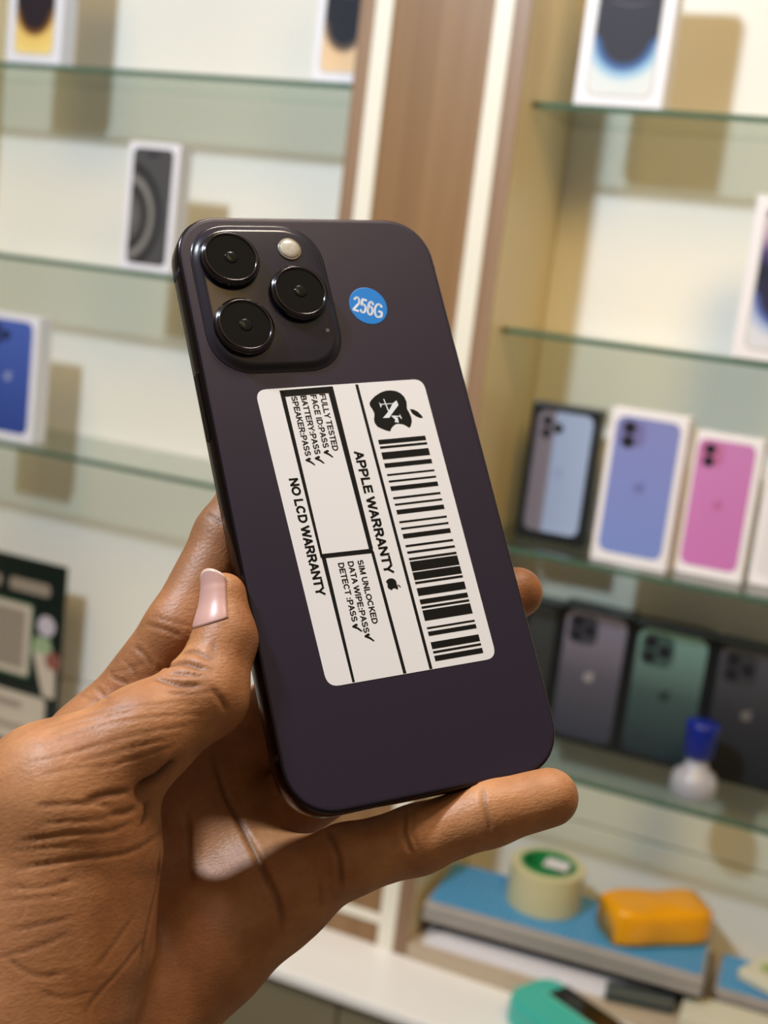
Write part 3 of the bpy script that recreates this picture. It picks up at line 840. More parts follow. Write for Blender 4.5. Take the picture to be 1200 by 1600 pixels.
for pts in ([(13.89, 23.46), (15.23, 24.23), (15.45, 22.79), (12.5, 20), (11.8, 19.19), (9.8, 19.22), (12, 21.1)], [(11.29, 24.88), (11.59, 24.82), (12.19, 21.31), (11.84, 21.02)],
            [(9.75, 24), (10.11, 23.44), (14.04, 23.41), (13.99, 23.23), (10.27, 23.16), (10.47, 23.06), (9.86, 22.24), (9.88, 23.05)], [(12.4, 19.78), (12.96, 19.75), (14.29, 19.11), (14.29, 17.55), (13.02, 17.85), (13.45, 18.49)],
            [(12.82, 19.8), (14.99, 19.59), (15.14, 20.18), (15.53, 18.71), (15.24, 18.68), (14.94, 19.32), (12.77, 19.45)]):
    poly(bm, [Q3(*p) for p in pts])
link('emblem_letter', bm, M['white_ink'], ws)

# ------------------------------------------------------------------ the hand (phone-local millimetres)
GRID = 0.65
J = lambda *a: (np.array(a[0], np.float32), a[1])
INDEX = [J((-71.5, -51.5, -45), 11.5), J((-49.8, -27.3, -21.5), 9.6), J((-34.3, -4.5, -17.5), 8.6), J((-20.8, 13.5, -15.8), 7.2)]
MIDDLE = [J((-47.3, -62.4, -53), 11.5), J((-9.5, -43.3, -36), 10), J((22.8, -37.2, -20), 8.4), J((47, -30.4, -15.4), 7.3)]
RING = [J((-37.2, -79.2, -52), 11.2), J((1.5, -65.1, -35), 9.4), J((22.5, -59.2, -19), 8), J((36, -51.2, -15.2), 7)]
PINKY = [J((-33.7, -96.3, -36), 11), J((-18.6, -92.1, -22), 8.9), J((-1.9, -91.1, -13), 8.4), J((14.8, -88.8, -3), 8.1), J((29.9, -88.4, 2), 7.5)]
THUMB = [J((-85.7, -62.3, -11), 14), J((-68.4, -55, -5), 11.5), J((-52.8, -48, -2.5), 9.8), J((-45.6, -35.6, -2), 7.3), J((-43.8, -24.5, -1.5), 5.6)]
PALM = [
    (J((-116.7, -135.8, -50), 24), J((-71.2, -53.1, -48), 12)),
    (J((-113.9, -136.6, -50), 24), J((-49.2, -64.6, -54), 12.5)),
    (J((-107, -138.5, -50), 23), J((-38.1, -80.6, -53), 12.5)),
    (J((-74.8, -120.9, -45), 16), J((-49.6, -104, -41), 13.5)),
    (J((-49.6, -104, -41), 13.5), J((-33.6, -95.7, -37), 11)),
    (J((-71.4, -53.2, -47), 12), J((-48.8, -65.7, -53), 12)),
    (J((-48.8, -65.7, -53), 12), J((-32.9, -95.7, -39), 11.5)),
    (J((-97.1, -106.8, -26), 22), J((-87.8, -72.3, -16), 17)),     # thenar
    (J((-86.7, -93.6, -24), 18), J((-79.1, -78.4, -16), 13)),
    (J((-91.6, -62.1, -20), 15), J((-73.1, -52.9, -38), 11)),      # web between thumb and index
    (J((-107.9, -109.7, -34), 24), J((-95.7, -74.2, -24), 18)),
    (J((-115.6, -134.2, -44), 27), J((-155.1, -178.3, -40), 33)),    # forearm
]

def seg_d(P, a, b, ra, rb):
    ab = b - a
    t = np.clip(((P - a) @ ab) / (ab @ ab), 0, 1)
    q = P - a - t[..., None] * ab
    return np.sqrt((q * q).sum(-1)) - (ra + t * (rb - ra))

def smin(a, b, k):
    h = np.clip(0.5 + 0.5 * (b - a) / k, 0, 1)
    return b + (a - b) * h - k * h * (1 - h)

def sd_chain(P, ch, k):
    d = None
    for (a, ra), (b, rb) in zip(ch, ch[1:]):
        e = seg_d(P, a, b, ra, rb)
        d = e if d is None else smin(d, e, k)
    return d

def sd_palm(P):
    d = None
    for (a, ra), (b, rb) in PALM:
        e = seg_d(P, a, b, ra, rb)
        d = e if d is None else smin(d, e, 9.0)
    return d

def sd_phone(P):
    q = np.abs(P - np.array((0, 0, -3.85), np.float32)) - np.array((38.75 - 1.5, 81.85 - 1.5, 4.0 - 1.5), np.float32)
    return np.sqrt((np.maximum(q, 0) ** 2).sum(-1)) + np.minimum(q.max(-1), 0) - 1.5

def sd_hand(P):
    palm = sd_palm(P)
    d = None
    for ch, k, kp in ((INDEX, 3, 9), (MIDDLE, 3, 8), (RING, 3, 8), (PINKY, 3, 9), (THUMB, 4, 11)):
        e = smin(palm, sd_chain(P, ch, k), kp)
        d = e if d is None else np.minimum(d, e)
    return np.maximum(d, -sd_phone(P))

def surface_nets(lo, hi, h):
    """blocked evaluation of the field, then naive surface nets"""
    n = np.ceil((hi - lo) / h).astype(int) + 1
    F = np.full(n, 9.0, np.float32)
    B = 24
    # coarse pass decides which blocks can hold the surface
    for i in range(0, n[0], B):
        for j in range(0, n[1], B):
            c = np.array([(i + B / 2, j + B / 2, k + B / 2) for k in range(0, n[2], B)], np.float32) * h + lo
            dc = sd_hand(c.astype(np.float32))
            for k, v in zip(range(0, n[2], B), dc):
                e = (min(i + B, n[0]), min(j + B, n[1]), min(k + B, n[2]))
                if abs(v) > B * h * 0.9 + 12:
                    F[i:e[0], j:e[1], k:e[2]] = v
                    continue
                g = np.stack(np.meshgrid(np.arange(i, e[0]), np.arange(j, e[1]), np.arange(k, e[2]), indexing='ij'), -1).astype(np.float32) * h + lo
                F[i:e[0], j:e[1], k:e[2]] = sd_hand(g.astype(np.float32))
    S = F < 0
    cs = [(a, b, c) for a in (0, 1) for b in (0, 1) for c in (0, 1)]
    sl = lambda A, o: A[o[0]:A.shape[0] - 1 + o[0], o[1]:A.shape[1] - 1 + o[1], o[2]:A.shape[2] - 1 + o[2]]
    cnt = sum(sl(S, o).astype(np.int8) for o in cs)
    act = np.argwhere((cnt > 0) & (cnt < 8))
    idx = np.full(np.array(F.shape) - 1, -1, np.int64)
    idx[tuple(act.T)] = np.arange(len(act))
    acc = np.zeros((len(act), 3)); num = np.zeros(len(act))
    for o in cs:
        for ax in range(3):
            if o[ax]: continue
            o2 = list(o); o2[ax] = 1
            f0 = F[tuple((act + o).T)]; f1 = F[tuple((act + o2).T)]
            m = (f0 < 0) != (f1 < 0)
            t = np.where(m, f0 / np.where(m, f0 - f1, 1), 0)
            p = np.array(o, float)[None].repeat(len(act), 0)
            p[:, ax] = t
            acc += p * m[:, None]; num += m
    V = (act + acc / num[:, None]) * h + lo
    quads = []
    for ax in range(3):
        u, w = (ax + 1) % 3, (ax + 2) % 3
        s0 = [slice(1, -1)] * 3; s0[ax] = slice(0, -1)
        s1 = [slice(1, -1)] * 3; s1[ax] = slice(1, None)
        A, Bq = S[tuple(s0)], S[tuple(s1)]
        for flip, mask in ((False, A & ~Bq), (True, ~A & Bq)):
            e = np.argwhere(mask)
            off = np.ones(3, int); off[ax] = 0
            e = e + off
            du = np.zeros(3, int); du[u] = 1
            dw = np.zeros(3, int); dw[w] = 1
            q = [idx[tuple((e - a).T)] for a in (du + dw, dw, 0 * du, du)]
            if flip: q = q[::-1]
            quads.append(np.stack(q, 1))
    return V, np.concatenate(quads)

lo = np.array((-185, -215, -85), np.float32); hi = np.array((60, 32, 22), np.float32)
HV, HF = surface_nets(lo, hi, GRID)
# even out the net a little
E = np.concatenate([HF[:, [0, 1]], HF[:, [1, 2]], HF[:, [2, 3]], HF[:, [3, 0]]])
deg = np.bincount(E.ravel(), minlength=len(HV))[:, None]
for it in range(4):
    s = np.zeros_like(HV)
    for c_ in range(3):
        s[:, c_] = np.bincount(E[:, 0], HV[E[:, 1], c_], len(HV)) + np.bincount(E[:, 1], HV[E[:, 0], c_], len(HV))
    HV = HV + 0.5 * (s / deg - HV)

def grad(P, e=0.4):
    P = P.astype(np.float32)
    g = np.stack([sd_hand(P + np.eye(3, dtype=np.float32)[i] * e) - sd_hand(P - np.eye(3, dtype=np.float32)[i] * e) for i in range(3)], -1)
    return g / np.maximum(np.linalg.norm(g, axis=1, keepdims=True), 1e-6)
HN = grad(HV)
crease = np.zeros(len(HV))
tone = np.full(len(HV), 0.5)
def near(ch):
    return sd_chain(HV.astype(np.float32), ch, 3)
for ch, tv in ((INDEX, 0.36), (MIDDLE, 0.5), (RING, 0.5), (PINKY, 0.62), (THUMB, 0.58)):
    w = np.exp(-np.maximum(near(ch), 0) / 6)
    tone += (tv - 0.5) * w
# skin folds and lines: (points on the skin in local millimetres, depth, half width)
FOLDS = [
    ([(-57.4, -37.9, -0.5), (-56.5, -38.2, 2), (-55.4, -38.8, 3.7), (-54.2, -40.3, 5.6), (-52.8, -42.1, 6.8)], 0.7, 0.8),
    ([(-58.2, -37.2, -18.5), (-60.8, -40.4, 0.1), (-59.2, -40.6, 2.5), (-58.1, -41.3, 4.2), (-57.1, -42.2, 5.5), (-55.9, -43.2, 6.6), (-54.6, -44.3, 7.4)], 1.0, 0.9),
    ([(-65.5, -43.1, 1.2), (-64.4, -44.1, 3.1), (-63.2, -45.1, 4.4), (-62, -46, 5.5), (-60.5, -46.8, 6.4), (-58.4, -47.3, 7.2), (-56, -47.5, 7.9)], 0.9, 0.9),
    ([(-62.5, -43, 2.9), (-60.8, -43.6, 4.5), (-59.1, -44.2, 5.8), (-57.4, -44.9, 6.9), (-55.6, -45.7, 7.6)], 0.6, 0.7),
    ([(-64.2, -48, 6), (-61.4, -48.6, 6.6), (-58.9, -49.1, 7.3), (-56.7, -49.3, 7.8), (-54.5, -49.3, 8.1)], 0.3, 0.59),
    ([(-54.2, -48.8, 8.2), (-53.3, -50.3, 8), (-52.4, -51.7, 7.6), (-51.8, -52.9, 7.1), (-51.2, -54, 6.3)], 0.6, 0.8),
    ([(-50.5, -36.9, 5.5), (-51.5, -39.2, 5.7), (-52.6, -41.6, 6.6), (-53.5, -44, 7.5), (-54.2, -46.3, 8)], 0.25, 0.9),
    ([(-92.1, -49.8, -4.3), (-90.1, -49.6, -3.7), (-88.1, -49.5, -3.1), (-86, -49.2, -2.6), (-83.9, -49.1, -1.9), (-82, -48.9, -1.2), (-80.1, -48.9, 0), (-78.5, -49, 1.4), (-76.3, -49.2, 3.2), (-74.2, -49.4, 4.5), (-72.2, -49.6, 5.6), (-70.1, -49.8, 6.2), (-67.9, -50, 6.6), (-65.8, -50.2, 6.8), (-63.7, -50.4, 6.8), (-61.6, -50.8, 6.9), (-59.6, -51.1, 7.1), (-57.5, -51.4, 7.4)], 0.19, 0.51),
    ([(-90.6, -53.9, 0.4), (-88.7, -53.6, 0.8), (-86.8, -53.3, 1.2), (-85, -53, 1.5), (-83.1, -52.8, 1.9), (-81.2, -52.6, 2.4), (-79.4, -52.5, 3.2), (-77.3, -52.5, 4.4), (-75.2, -52.6, 5.4), (-73.1, -52.7, 6.4), (-70.9, -52.8, 7), (-68.6, -53, 7.3), (-66.3, -53.1, 7.4), (-64, -53.3, 7.2), (-61.6, -53.6, 6.9), (-59.2, -53.8, 6.7), (-56.9, -54.1, 6.6)], 0.22, 0.51),
    ([(-88.8, -57.8, 2.9), (-86.9, -57.5, 3.2), (-85, -57.1, 3.4), (-83.2, -56.8, 3.7), (-81.2, -56.5, 4), (-79.1, -56.3, 4.5), (-77.2, -56.2, 5.1), (-75.2, -56.2, 5.9), (-73, -56.2, 6.6), (-70.9, -56.3, 7.2), (-68.8, -56.3, 7.4), (-66.9, -56.2, 7.4), (-63.7, -56.1, 6.9), (-61, -56.1, 6.3), (-58.2, -56.1, 5.7)], 0.22, 0.51),
    ([(-96.6, -57.6, -0.3), (-94.6, -57.6, 0.9), (-92.5, -57.6, 1.9), (-90.3, -57.5, 2.4), (-88.1, -57.3, 2.9), (-85.9, -57.2, 3.3), (-83.7, -57.1, 3.7), (-81.5, -57.1, 4.1), (-79.3, -57, 4.6), (-77.1, -57, 5.2), (-74.9, -57, 6)], 0.21, 0.51),
    ([(-91.4, -51.9, -1.5), (-89.3, -51.5, -1.2), (-87.3, -51.1, -0.9), (-85.2, -50.7, -0.5), (-82.9, -50.4, 0.1), (-80.9, -50.4, 1), (-78.8, -50.5, 2.4), (-76.8, -50.7, 3.8), (-74.6, -50.8, 5.1), (-72.4, -50.9, 6.1)], 0.19, 0.42),
    ([(-80.3, -50.9, 1.7), (-78.5, -50.8, 2.8), (-76.6, -50.7, 3.9), (-74.8, -50.6, 4.9), (-72.9, -50.6, 5.8), (-71, -50.6, 6.4), (-69, -50.9, 6.8), (-67.1, -51.2, 7), (-65.1, -51.6, 7.1), (-63, -52, 7.1), (-60.9, -52.3, 6.9)], 0.15, 0.42),
    ([(-86.4, -59.8, 3.9), (-84.2, -59.6, 4.2), (-81.8, -59.4, 4.4), (-79.5, -59.2, 4.7), (-77.3, -59, 5.1), (-75.2, -58.9, 5.6), (-73.1, -58.8, 6.2), (-71.1, -58.7, 6.6), (-69.2, -58.5, 7), (-67.1, -58.4, 6.9), (-64.9, -58.2, 6.7)], 0.22, 0.51),
    ([(-84.1, -62.3, 4.4), (-82.1, -62.1, 4.5), (-80, -61.9, 4.5), (-77.9, -61.7, 4.6), (-75.9, -61.5, 4.9), (-74, -61.3, 5.2), (-71.8, -61.1, 5.6), (-69.6, -60.8, 6), (-67.4, -60.4, 6.2), (-65.1, -60, 6)], 0.22, 0.51),
    ([(-94.7, -60.9, 2), (-92.7, -61, 2.8), (-90.6, -60.9, 3.4), (-88.6, -60.9, 3.8), (-86.6, -61, 4), (-84.3, -61.1, 4.3), (-82, -61.4, 4.5), (-79.7, -61.7, 4.6)], 0.21, 0.51),
    ([(-72.7, -67.8, 1.7), (-70.4, -66.7, 1.7), (-68.2, -65.6, 2.1), (-66, -64.3, 3.1), (-63.8, -62.8, 3.6)], 1.9, 1.5),
    ([(-71.1, -70.2, -0.7), (-71.3, -71.9, -1.7), (-71.7, -73.5, -2.1), (-72.4, -74.6, -2), (-73.1, -75.4, -1.7)], 0.9, 1.0),
    ([(-58.1, -70.6, -38.1), (-58.8, -72.8, -38.4), (-67.8, -77.1, -8.1), (-71.2, -78.9, -4.4), (-74.5, -80.1, -2.4), (-77.5, -80.7, -1.2), (-80.6, -80.8, -0.2), (-82.9, -80.7, 0.3), (-85.3, -80.4, 0.6), (-88.3, -80.1, 0.6), (-89.9, -80, 0.5), (-91.7, -79.9, 0.3), (-93.6, -79.8, -0.1), (-95.6, -79.7, -0.6), (-97.6, -79.5, -1.3), (-99.5, -79.4, -2.2), (-101.3, -79.3, -3.1)], 0.41, 0.68),
    ([(-75.4, -74.8, -0.1), (-77.6, -75.1, 0.7), (-79.6, -75.5, 1.3), (-81.9, -75.6, 1.8), (-83.9, -75.5, 2.2), (-86.1, -75.2, 2.4), (-88.3, -74.8, 2.4), (-90.6, -74.5, 2.2), (-92.6, -74.4, 1.7), (-94.6, -74.3, 1), (-96.7, -74.1, 0.1), (-98.7, -74, -1), (-100.7, -73.8, -2.2)], 0.38, 0.68),
    ([(-79.7, -70.3, 2.8), (-82.1, -69.8, 3.4), (-84.5, -69.3, 3.8), (-87.1, -68.8, 3.9), (-88.9, -68.5, 3.9), (-90.8, -68.2, 3.6), (-92.7, -67.9, 3.1), (-94.5, -67.6, 2.4), (-96.3, -67.3, 1.6)], 0.38, 0.68),
    ([(-80.2, -72.6, 2.3), (-82, -72.7, 2.7), (-84.6, -72.6, 3.1), (-86.2, -72.5, 3.2), (-88, -72.3, 3.2), (-89.9, -72, 3), (-91.9, -71.7, 2.6), (-93.9, -71.4, 2.1), (-95.8, -71.1, 1.3)], 0.26, 0.59),
    ([(-75.7, -67.9, 2.5), (-78.4, -67.9, 3.2), (-81, -67.9, 3.7), (-83.4, -68.1, 3.9), (-85.7, -68.5, 4)], 0.7, 0.9),
    ([(-74.1, -71.5, 0.4), (-75.6, -71.9, 0.9), (-77.1, -72.3, 1.5), (-79, -72.2, 2.1), (-81, -72, 2.7)], 0.6, 0.9),
    ([(-89.8, -83.9, -0.3), (-91.7, -84.1, -0.5), (-93.6, -84.2, -0.7), (-95.5, -84.3, -1.1), (-97.2, -84.2, -1.5), (-99.5, -83.8, -2.3), (-101.7, -83.2, -3.2), (-103.9, -82.5, -4.4)], 0.3, 0.59),
    ([(-91.5, -91.6, -1.4), (-93.8, -91.8, -1.5), (-96.1, -91.9, -1.8), (-98.2, -91.9, -2.3), (-100.4, -91.8, -2.8), (-102.5, -91.6, -3.6), (-104.6, -91.4, -4.4)], 0.26, 0.59),
    ([(-92.5, -94.8, -1.8), (-94.6, -95.3, -2), (-96.6, -95.7, -2.3), (-98.8, -96.1, -2.7), (-100.7, -96.3, -3.1), (-102.7, -96.3, -3.7), (-104.8, -96.4, -4.5), (-106.8, -96.4, -5.4)], 0.26, 0.59),
    ([(-105.8, -96.7, -4.9), (-104.1, -98.5, -4.3), (-102.4, -100.4, -3.9), (-100.6, -101.7, -3.6), (-98.6, -102.3, -3.3), (-96.6, -102.5, -3.1), (-94.6, -102.6, -3.1)], 0.26, 0.59),
    ([(-102.7, -75.1, -3.8), (-100.7, -75.4, -2.4), (-98.6, -75.8, -1.3), (-96.5, -76.1, -0.3), (-94.4, -76.5, 0.4), (-92.2, -76.8, 1), (-90, -77.1, 1.4)], 0.22, 0.51),
    ([(-105.3, -85.3, -5.1), (-103.3, -85.6, -4), (-101.3, -85.8, -3), (-99, -86.1, -2.2), (-97.4, -86.3, -1.7), (-95.6, -86.5, -1.3), (-93.7, -86.8, -1), (-91.8, -87.1, -0.8), (-89.9, -87.3, -0.8)], 0.22, 0.51),
    ([(-102.2, -80.7, -3.5), (-101, -82.9, -2.9), (-100.2, -85.2, -2.6), (-100.9, -87.7, -2.9), (-102.1, -90.1, -3.4)], 0.15, 0.51),
    ([(-100.2, -105.1, -3.9), (-97.8, -106.5, -3.8), (-95.2, -107.6, -4), (-93, -107.8, -4.3), (-90.6, -107.7, -4.7), (-88.1, -107.7, -5.3)], 0.22, 0.59),
    ([(-68.5, -82, -8.5), (-68.9, -84.2, -9.3), (-69, -86.4, -11.3), (-69.5, -88.5, -11.7), (-70.3, -90.4, -11.6), (-71.1, -92.1, -11.3), (-72, -94.1, -11.1), (-72.8, -95.9, -11), (-73.7, -97.9, -11), (-74.5, -99.9, -11), (-75.1, -101.6, -11.1), (-75.8, -104, -11.5), (-76.2, -106.1, -12.2)], 0.9, 1.0),
    ([(-77.5, -94.4, -5.9), (-79.3, -96, -5.4), (-81, -97.6, -5), (-82.8, -99.1, -4.6), (-84.6, -100.6, -4.3), (-86.4, -102.1, -4), (-88.2, -103.5, -3.9)], 0.3, 0.68),
    ([(-74.5, -99.5, -10.8), (-76.6, -100.9, -9.3), (-78.5, -102.2, -8.2), (-80.3, -103.6, -7.4), (-82.1, -104.9, -6.7), (-84.1, -106.2, -6.2), (-86.2, -107.5, -5.9), (-88.1, -108.8, -5.7), (-89.5, -109.9, -5.6), (-90.7, -111.4, -5.7), (-91.1, -112.8, -5.8)], 0.38, 0.68),
    ([(-52.7, -71, -37), (-52.9, -73.7, -37.1), (-53, -76.4, -37.3), (-53.2, -79.1, -37.4), (-53.5, -81.5, -37.4), (-54, -84.4, -37), (-54.6, -86.9, -35.9), (-55.5, -89.4, -34.1)], 0.5, 0.9),
    ([(-43, -58.1, -37.4), (-42.8, -61, -37), (-42.5, -64, -36.9), (-42.2, -66.8, -36.8), (-41.8, -69.6, -36.5), (-41.3, -72.1, -35.9), (-40.7, -74.5, -35), (-40.2, -76.9, -34.1), (-39.8, -79.4, -32.9), (-39.7, -82.1, -30.9), (-39.7, -84.9, -28.5), (-39.7, -87.7, -26.3), (-39.5, -90.3, -24.8), (-39.2, -92.7, -23.7), (-38.7, -95.1, -23), (-38.2, -97.3, -22.8), (-37.8, -99.4, -23), (-37.6, -101.8, -23.7), (-37.6, -104, -24.7), (-37.4, -106.2, -26)], 1.0, 1.0),
    ([(-59.7, -25.3, -18.5), (-58.1, -27, -15.3), (-56.2, -28.5, -13.4), (-53.8, -30.3, -12.5), (-54.6, -34.6, -1)], 0.38, 0.68),
    ([(-58.2, -23.7, -16.7), (-56.5, -25.5, -13.8), (-54.6, -27, -12.3), (-52.5, -28, -11.5), (-50.2, -28.9, -11.3)], 0.22, 0.59),
    ([(-62.8, -29.7, -21.9), (-61.4, -32.2, -19.3), (-60.4, -34.4, -18.8), (-59.6, -36.5, -18.9)], 0.38, 0.68),
    ([(-68.6, -33.9, -29), (-67.8, -36.3, -26), (-65.9, -38.2, -23.7), (-69.5, -44.5, 2)], 0.38, 0.68),
    ([(-71.9, -36.6, -31.6), (-71.1, -39.3, -28.3), (-76.2, -45.3, -2.2), (-76.1, -46.5, 0.4)], 0.38, 0.68),
    ([(-68.1, -32, -36.9), (-68, -34.2, -27.3), (-66.3, -34.9, -24.4), (-64.5, -35, -22.4), (-62.7, -34.9, -20.7), (-60.9, -34.7, -19.1)], 0.22, 0.59),
    ([(-75.2, -37.2, -36.1), (-74.3, -39.4, -31.2), (-72.9, -40.9, -28.7), (-77.3, -46.8, -0.4), (-76.1, -47.7, 2)], 0.3, 0.59),
    ([(-65.5, -31.9, -24.8), (-64.4, -34.4, -22.3), (-63.8, -36.4, -21.8), (-63.5, -38.2, -21.8)], 0.22, 0.59),
    ([(-40.6, 1.1, -13.4), (-39.5, -1.4, -10.4), (-38, -4, -8.9)], 0.38, 0.68),
    ([(12.2, -82, 2), (10.5, -84.8, 3.7), (9.7, -87.7, 4.2), (9.7, -89.8, 4.2), (10.1, -92, 3.8), (10.8, -94.2, 2.8)], 0.6, 0.8),
    ([(-4.5, -83.2, -9.2), (-6.8, -86.1, -7.1), (-8.1, -88.8, -6.4), (-8.1, -91.6, -6), (-7.4, -94.3, -6.3)], 0.6, 0.8),
    ([(-3.1, -83.5, -7.7), (-5.3, -86.5, -5.8), (-6.4, -89.3, -5.3), (-6.3, -91.8, -5), (-5.7, -94.1, -5.3)], 0.22, 0.59),
    ([(-15.5, -81.3, -39.5), (-23.2, -84.9, -17.6), (-23.4, -87.3, -15.2), (-23.5, -89.8, -14), (-23.6, -91.9, -13.7), (-23.7, -94, -14), (-23.7, -96.3, -14.9), (-23.4, -98.5, -16.4)], 0.8, 0.9),
    ([(-28.1, -95.8, -18.2), (-28, -98.7, -19.4), (-27.5, -101.6, -21.5)], 0.38, 0.68),
]
disp = np.zeros(len(HV))
for pts, dep, wid in FOLDS:
    dep *= 0.8; wid *= 0.8
    P = np.array(pts)
    lo_, hi_ = P.min(0) - 4 * wid - 1, P.max(0) + 4 * wid + 1
    m = np.where(((HV > lo_) & (HV < hi_)).all(1))[0]
    if not len(m): continue
    Q = HV[m]
    d = np.full(len(m), 1e9); tt = np.zeros(len(m))
    n_ = len(P) - 1
    for i in range(n_):
        ab = P[i + 1] - P[i]
        t = np.clip(((Q - P[i]) @ ab) / max(ab @ ab, 1e-9), 0, 1)
        e = np.linalg.norm(Q - P[i] - t[:, None] * ab, axis=1)
        c_ = e < d
        d[c_] = e[c_]; tt[c_] = (i + t[c_]) / n_
    fade = np.clip(np.minimum(tt, 1 - tt) * 5 + 0.25, 0, 1)
    g = np.exp(-(d / wid) ** 2) * fade
    disp[m] += -dep * g + 0.14 * dep * np.exp(-((d - 2.1 * wid) / wid) ** 2) * fade
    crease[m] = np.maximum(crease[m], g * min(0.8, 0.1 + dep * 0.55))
# the pit where thumb and palm fold together
pit = np.array((-71.6, -68.3, 0.9))
d = np.linalg.norm(HV - pit, axis=1)
disp -= 3.2 * np.exp(-(d / 2.2) ** 2)
HV = HV + HN * disp[:, None]


me = D.meshes.new('hand')
me.from_pydata(HV.tolist(), [], HF.tolist())
me.polygons.foreach_set('use_smooth', np.ones(len(HF), bool))
att = me.attributes.new('crease', 'FLOAT', 'POINT')
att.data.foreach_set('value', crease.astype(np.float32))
att = me.attributes.new('tone', 'FLOAT', 'POINT')
att.data.foreach_set('value', tone.astype(np.float32))
hand = D.objects.new('hand', me)
COL.objects.link(hand)
hand.matrix_world = PHW
tag(hand, 'brown-skinned hand holding the purple phone from behind, thumb on its side, little finger under it', 'hand')

sk = mat('brown_skin', (0.30, 0.13, 0.06), 0.48)
nt = sk.node_tree
pb = nt.nodes['Principled BSDF']
pb.inputs['Subsurface Weight'].default_value = 0.12
pb.inputs['Subsurface Radius'].default_value = (1.0, 0.35, 0.15)
pb.inputs['Subsurface Scale'].default_value = 0.003
pb.inputs['Specular IOR Level'].default_value = 0.45
def node(t, **k):
    n = nt.nodes.new(t)
    for a, b in k.items(): setattr(n, a, b)
    return n
tcn = node('ShaderNodeTexCoord')
a1 = node('ShaderNodeAttribute', attribute_name='tone')
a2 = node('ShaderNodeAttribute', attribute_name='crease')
cr = node('ShaderNodeValToRGB')
els = cr.color_ramp.elements
els[0].position = 0.0; els[0].color = (*srgb(114, 72, 46), 1)
els[1].position = 1.0; els[1].color = (*srgb(214, 152, 100), 1)
e = els.new(0.5); e.color = (*srgb(170, 112, 70), 1)
nz = node('ShaderNodeTexNoise'); nz.inputs['Scale'].default_value = 0.09; nz.inputs['Detail'].default_value = 8; nz.inputs['Roughness'].default_value = 0.62
nt.links.new(tcn.outputs['Object'], nz.inputs['Vector'])
ma = node('ShaderNodeMath', operation='MULTIPLY_ADD'); ma.inputs[1].default_value = 0.9; ma.inputs[2].default_value = -0.45
nt.links.new(nz.outputs['Fac'], ma.inputs[0])
ad = node('ShaderNodeMath', operation='ADD')
nt.links.new(ma.outputs[0], ad.inputs[0]); nt.links.new(a1.outputs['Fac'], ad.inputs[1])
nt.links.new(ad.outputs[0], cr.inputs[0])
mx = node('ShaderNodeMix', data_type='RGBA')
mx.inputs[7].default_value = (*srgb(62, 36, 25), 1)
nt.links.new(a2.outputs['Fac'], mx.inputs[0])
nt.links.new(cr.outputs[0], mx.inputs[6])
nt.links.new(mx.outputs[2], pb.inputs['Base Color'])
# fine skin relief: criss-cross lines and pores
mp = node('ShaderNodeMapping'); mp.inputs['Rotation'].default_value = (0, 0, R(-38)); mp.inputs['Scale'].default_value = (0.5, 1.6, 1.0)
n1 = node('ShaderNodeTexNoise'); n1.inputs['Scale'].default_value = 1.0; n1.inputs['Detail'].default_value = 6; n1.inputs['Distortion'].default_value = 0.6
n2 = node('ShaderNodeTexVoronoi'); n2.inputs['Scale'].default_value = 1.1
nt.links.new(tcn.outputs['Object'], mp.inputs[0]); nt.links.new(mp.outputs[0], n1.inputs['Vector']); nt.links.new(tcn.outputs['Object'], n2.inputs['Vector'])
b1 = node('ShaderNodeBump'); b1.inputs['Strength'].default_value = 0.3; b1.inputs['Distance'].default_value = 0.0005
b2 = node('ShaderNodeBump'); b2.inputs['Strength'].default_value = 0.15; b2.inputs['Distance'].default_value = 0.0003
nt.links.new(n1.outputs['Fac'], b1.inputs['Height']); nt.links.new(n2.outputs['Distance'], b2.inputs['Height'])
nt.links.new(b1.outputs[0], b2.inputs['Normal']); nt.links.new(b2.outputs[0], pb.inputs['Normal'])
me.materials.append(sk)

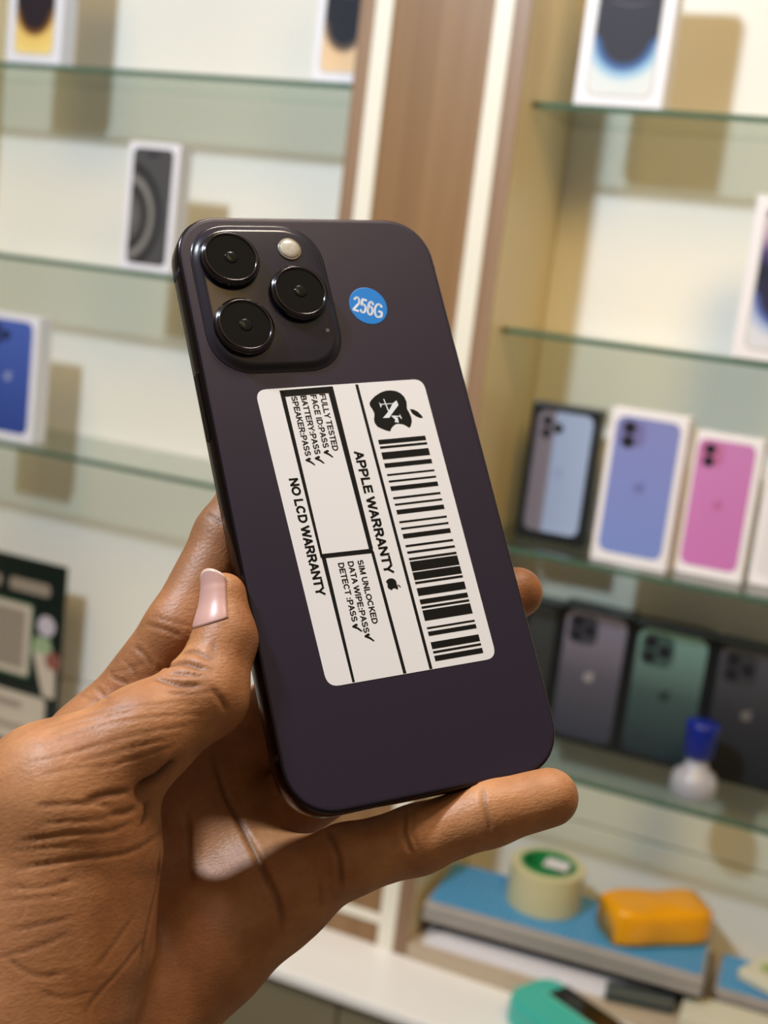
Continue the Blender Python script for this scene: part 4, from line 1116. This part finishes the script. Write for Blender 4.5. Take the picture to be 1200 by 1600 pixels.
# thumbnail: a curved plate lying on the thumb
ax0, ax1 = THUMB[3][0].astype(float), THUMB[4][0].astype(float)
ad_ = (ax1 - ax0) / np.linalg.norm(ax1 - ax0)
nd0 = np.array((-0.90, 0.0, 0.44)); nd0 -= ad_ * (nd0 @ ad_); nd0 /= np.linalg.norm(nd0)
nd1 = np.cross(ad_, nd0)
NU, NV_ = 17, 21
def nail_pt(u, v, lift):
    # u across (-1..1), v from root (0) to free edge (1)
    th = R(54) * u
    s = -2.0 + 14.8 * v + (1.5 * u * u if v < 0.5 else -2.6 * u * u) * (abs(v - 0.5) * 2)
    c_ = ax1 - ad_ * 7.0 + ad_ * s
    dr = nd0 * math.cos(th) + nd1 * math.sin(th)
    tip = max(0.0, s - 7.0)
    lo_, hi_ = 0.0, 14.0
    for _ in range(18):
        m_ = (lo_ + hi_) / 2
        if sd_hand(np.array([ax1 - ad_ * 7.0 + ad_ * min(s, 8.6) + dr * m_], np.float32))[0] < 0: lo_ = m_
        else: hi_ = m_
    return c_ + dr * (hi_ + lift)
bm = new()
top = [[None] * NV_ for _ in range(NU)]; bot = [[None] * NV_ for _ in range(NU)]
for i in range(NU):
    for j in range(NV_):
        u, v = i / (NU - 1) * 2 - 1, j / (NV_ - 1)
        edge = max(abs(u) ** 6, (1 - v) ** 8)
        p1 = nail_pt(u, v, 0.40 - 0.32 * edge); p0 = nail_pt(u, v, -0.25)
        top[i][j] = bm.verts.new(p1); bot[i][j] = bm.verts.new(p0)
def nf(vs, mi=0): bm.faces.new(vs).material_index = mi
for i in range(NU - 1):
    for j in range(NV_ - 1):
        mi = 1 if j >= NV_ - 2 else 0
        nf((top[i][j], top[i + 1][j], top[i + 1][j + 1], top[i][j + 1]), mi)
        nf((bot[i][j + 1], bot[i + 1][j + 1], bot[i + 1][j], bot[i][j]), mi)
for j in range(NV_ - 1):
    nf((top[0][j], top[0][j + 1], bot[0][j + 1], bot[0][j])); nf((top[-1][j + 1], top[-1][j], bot[-1][j], bot[-1][j + 1]))
for i in range(NU - 1):
    nf((top[i + 1][0], top[i][0], bot[i][0], bot[i + 1][0])); nf((top[i][-1], top[i + 1][-1], bot[i + 1][-1], bot[i][-1]), 1)
bmesh.ops.recalc_face_normals(bm, faces=bm.faces)
nail = link('thumbnail', bm, [mat('pink_nail', srgb(206, 158, 146), 0.34), mat('pale_nail_edge', srgb(216, 184, 168), 0.35)], hand, True)
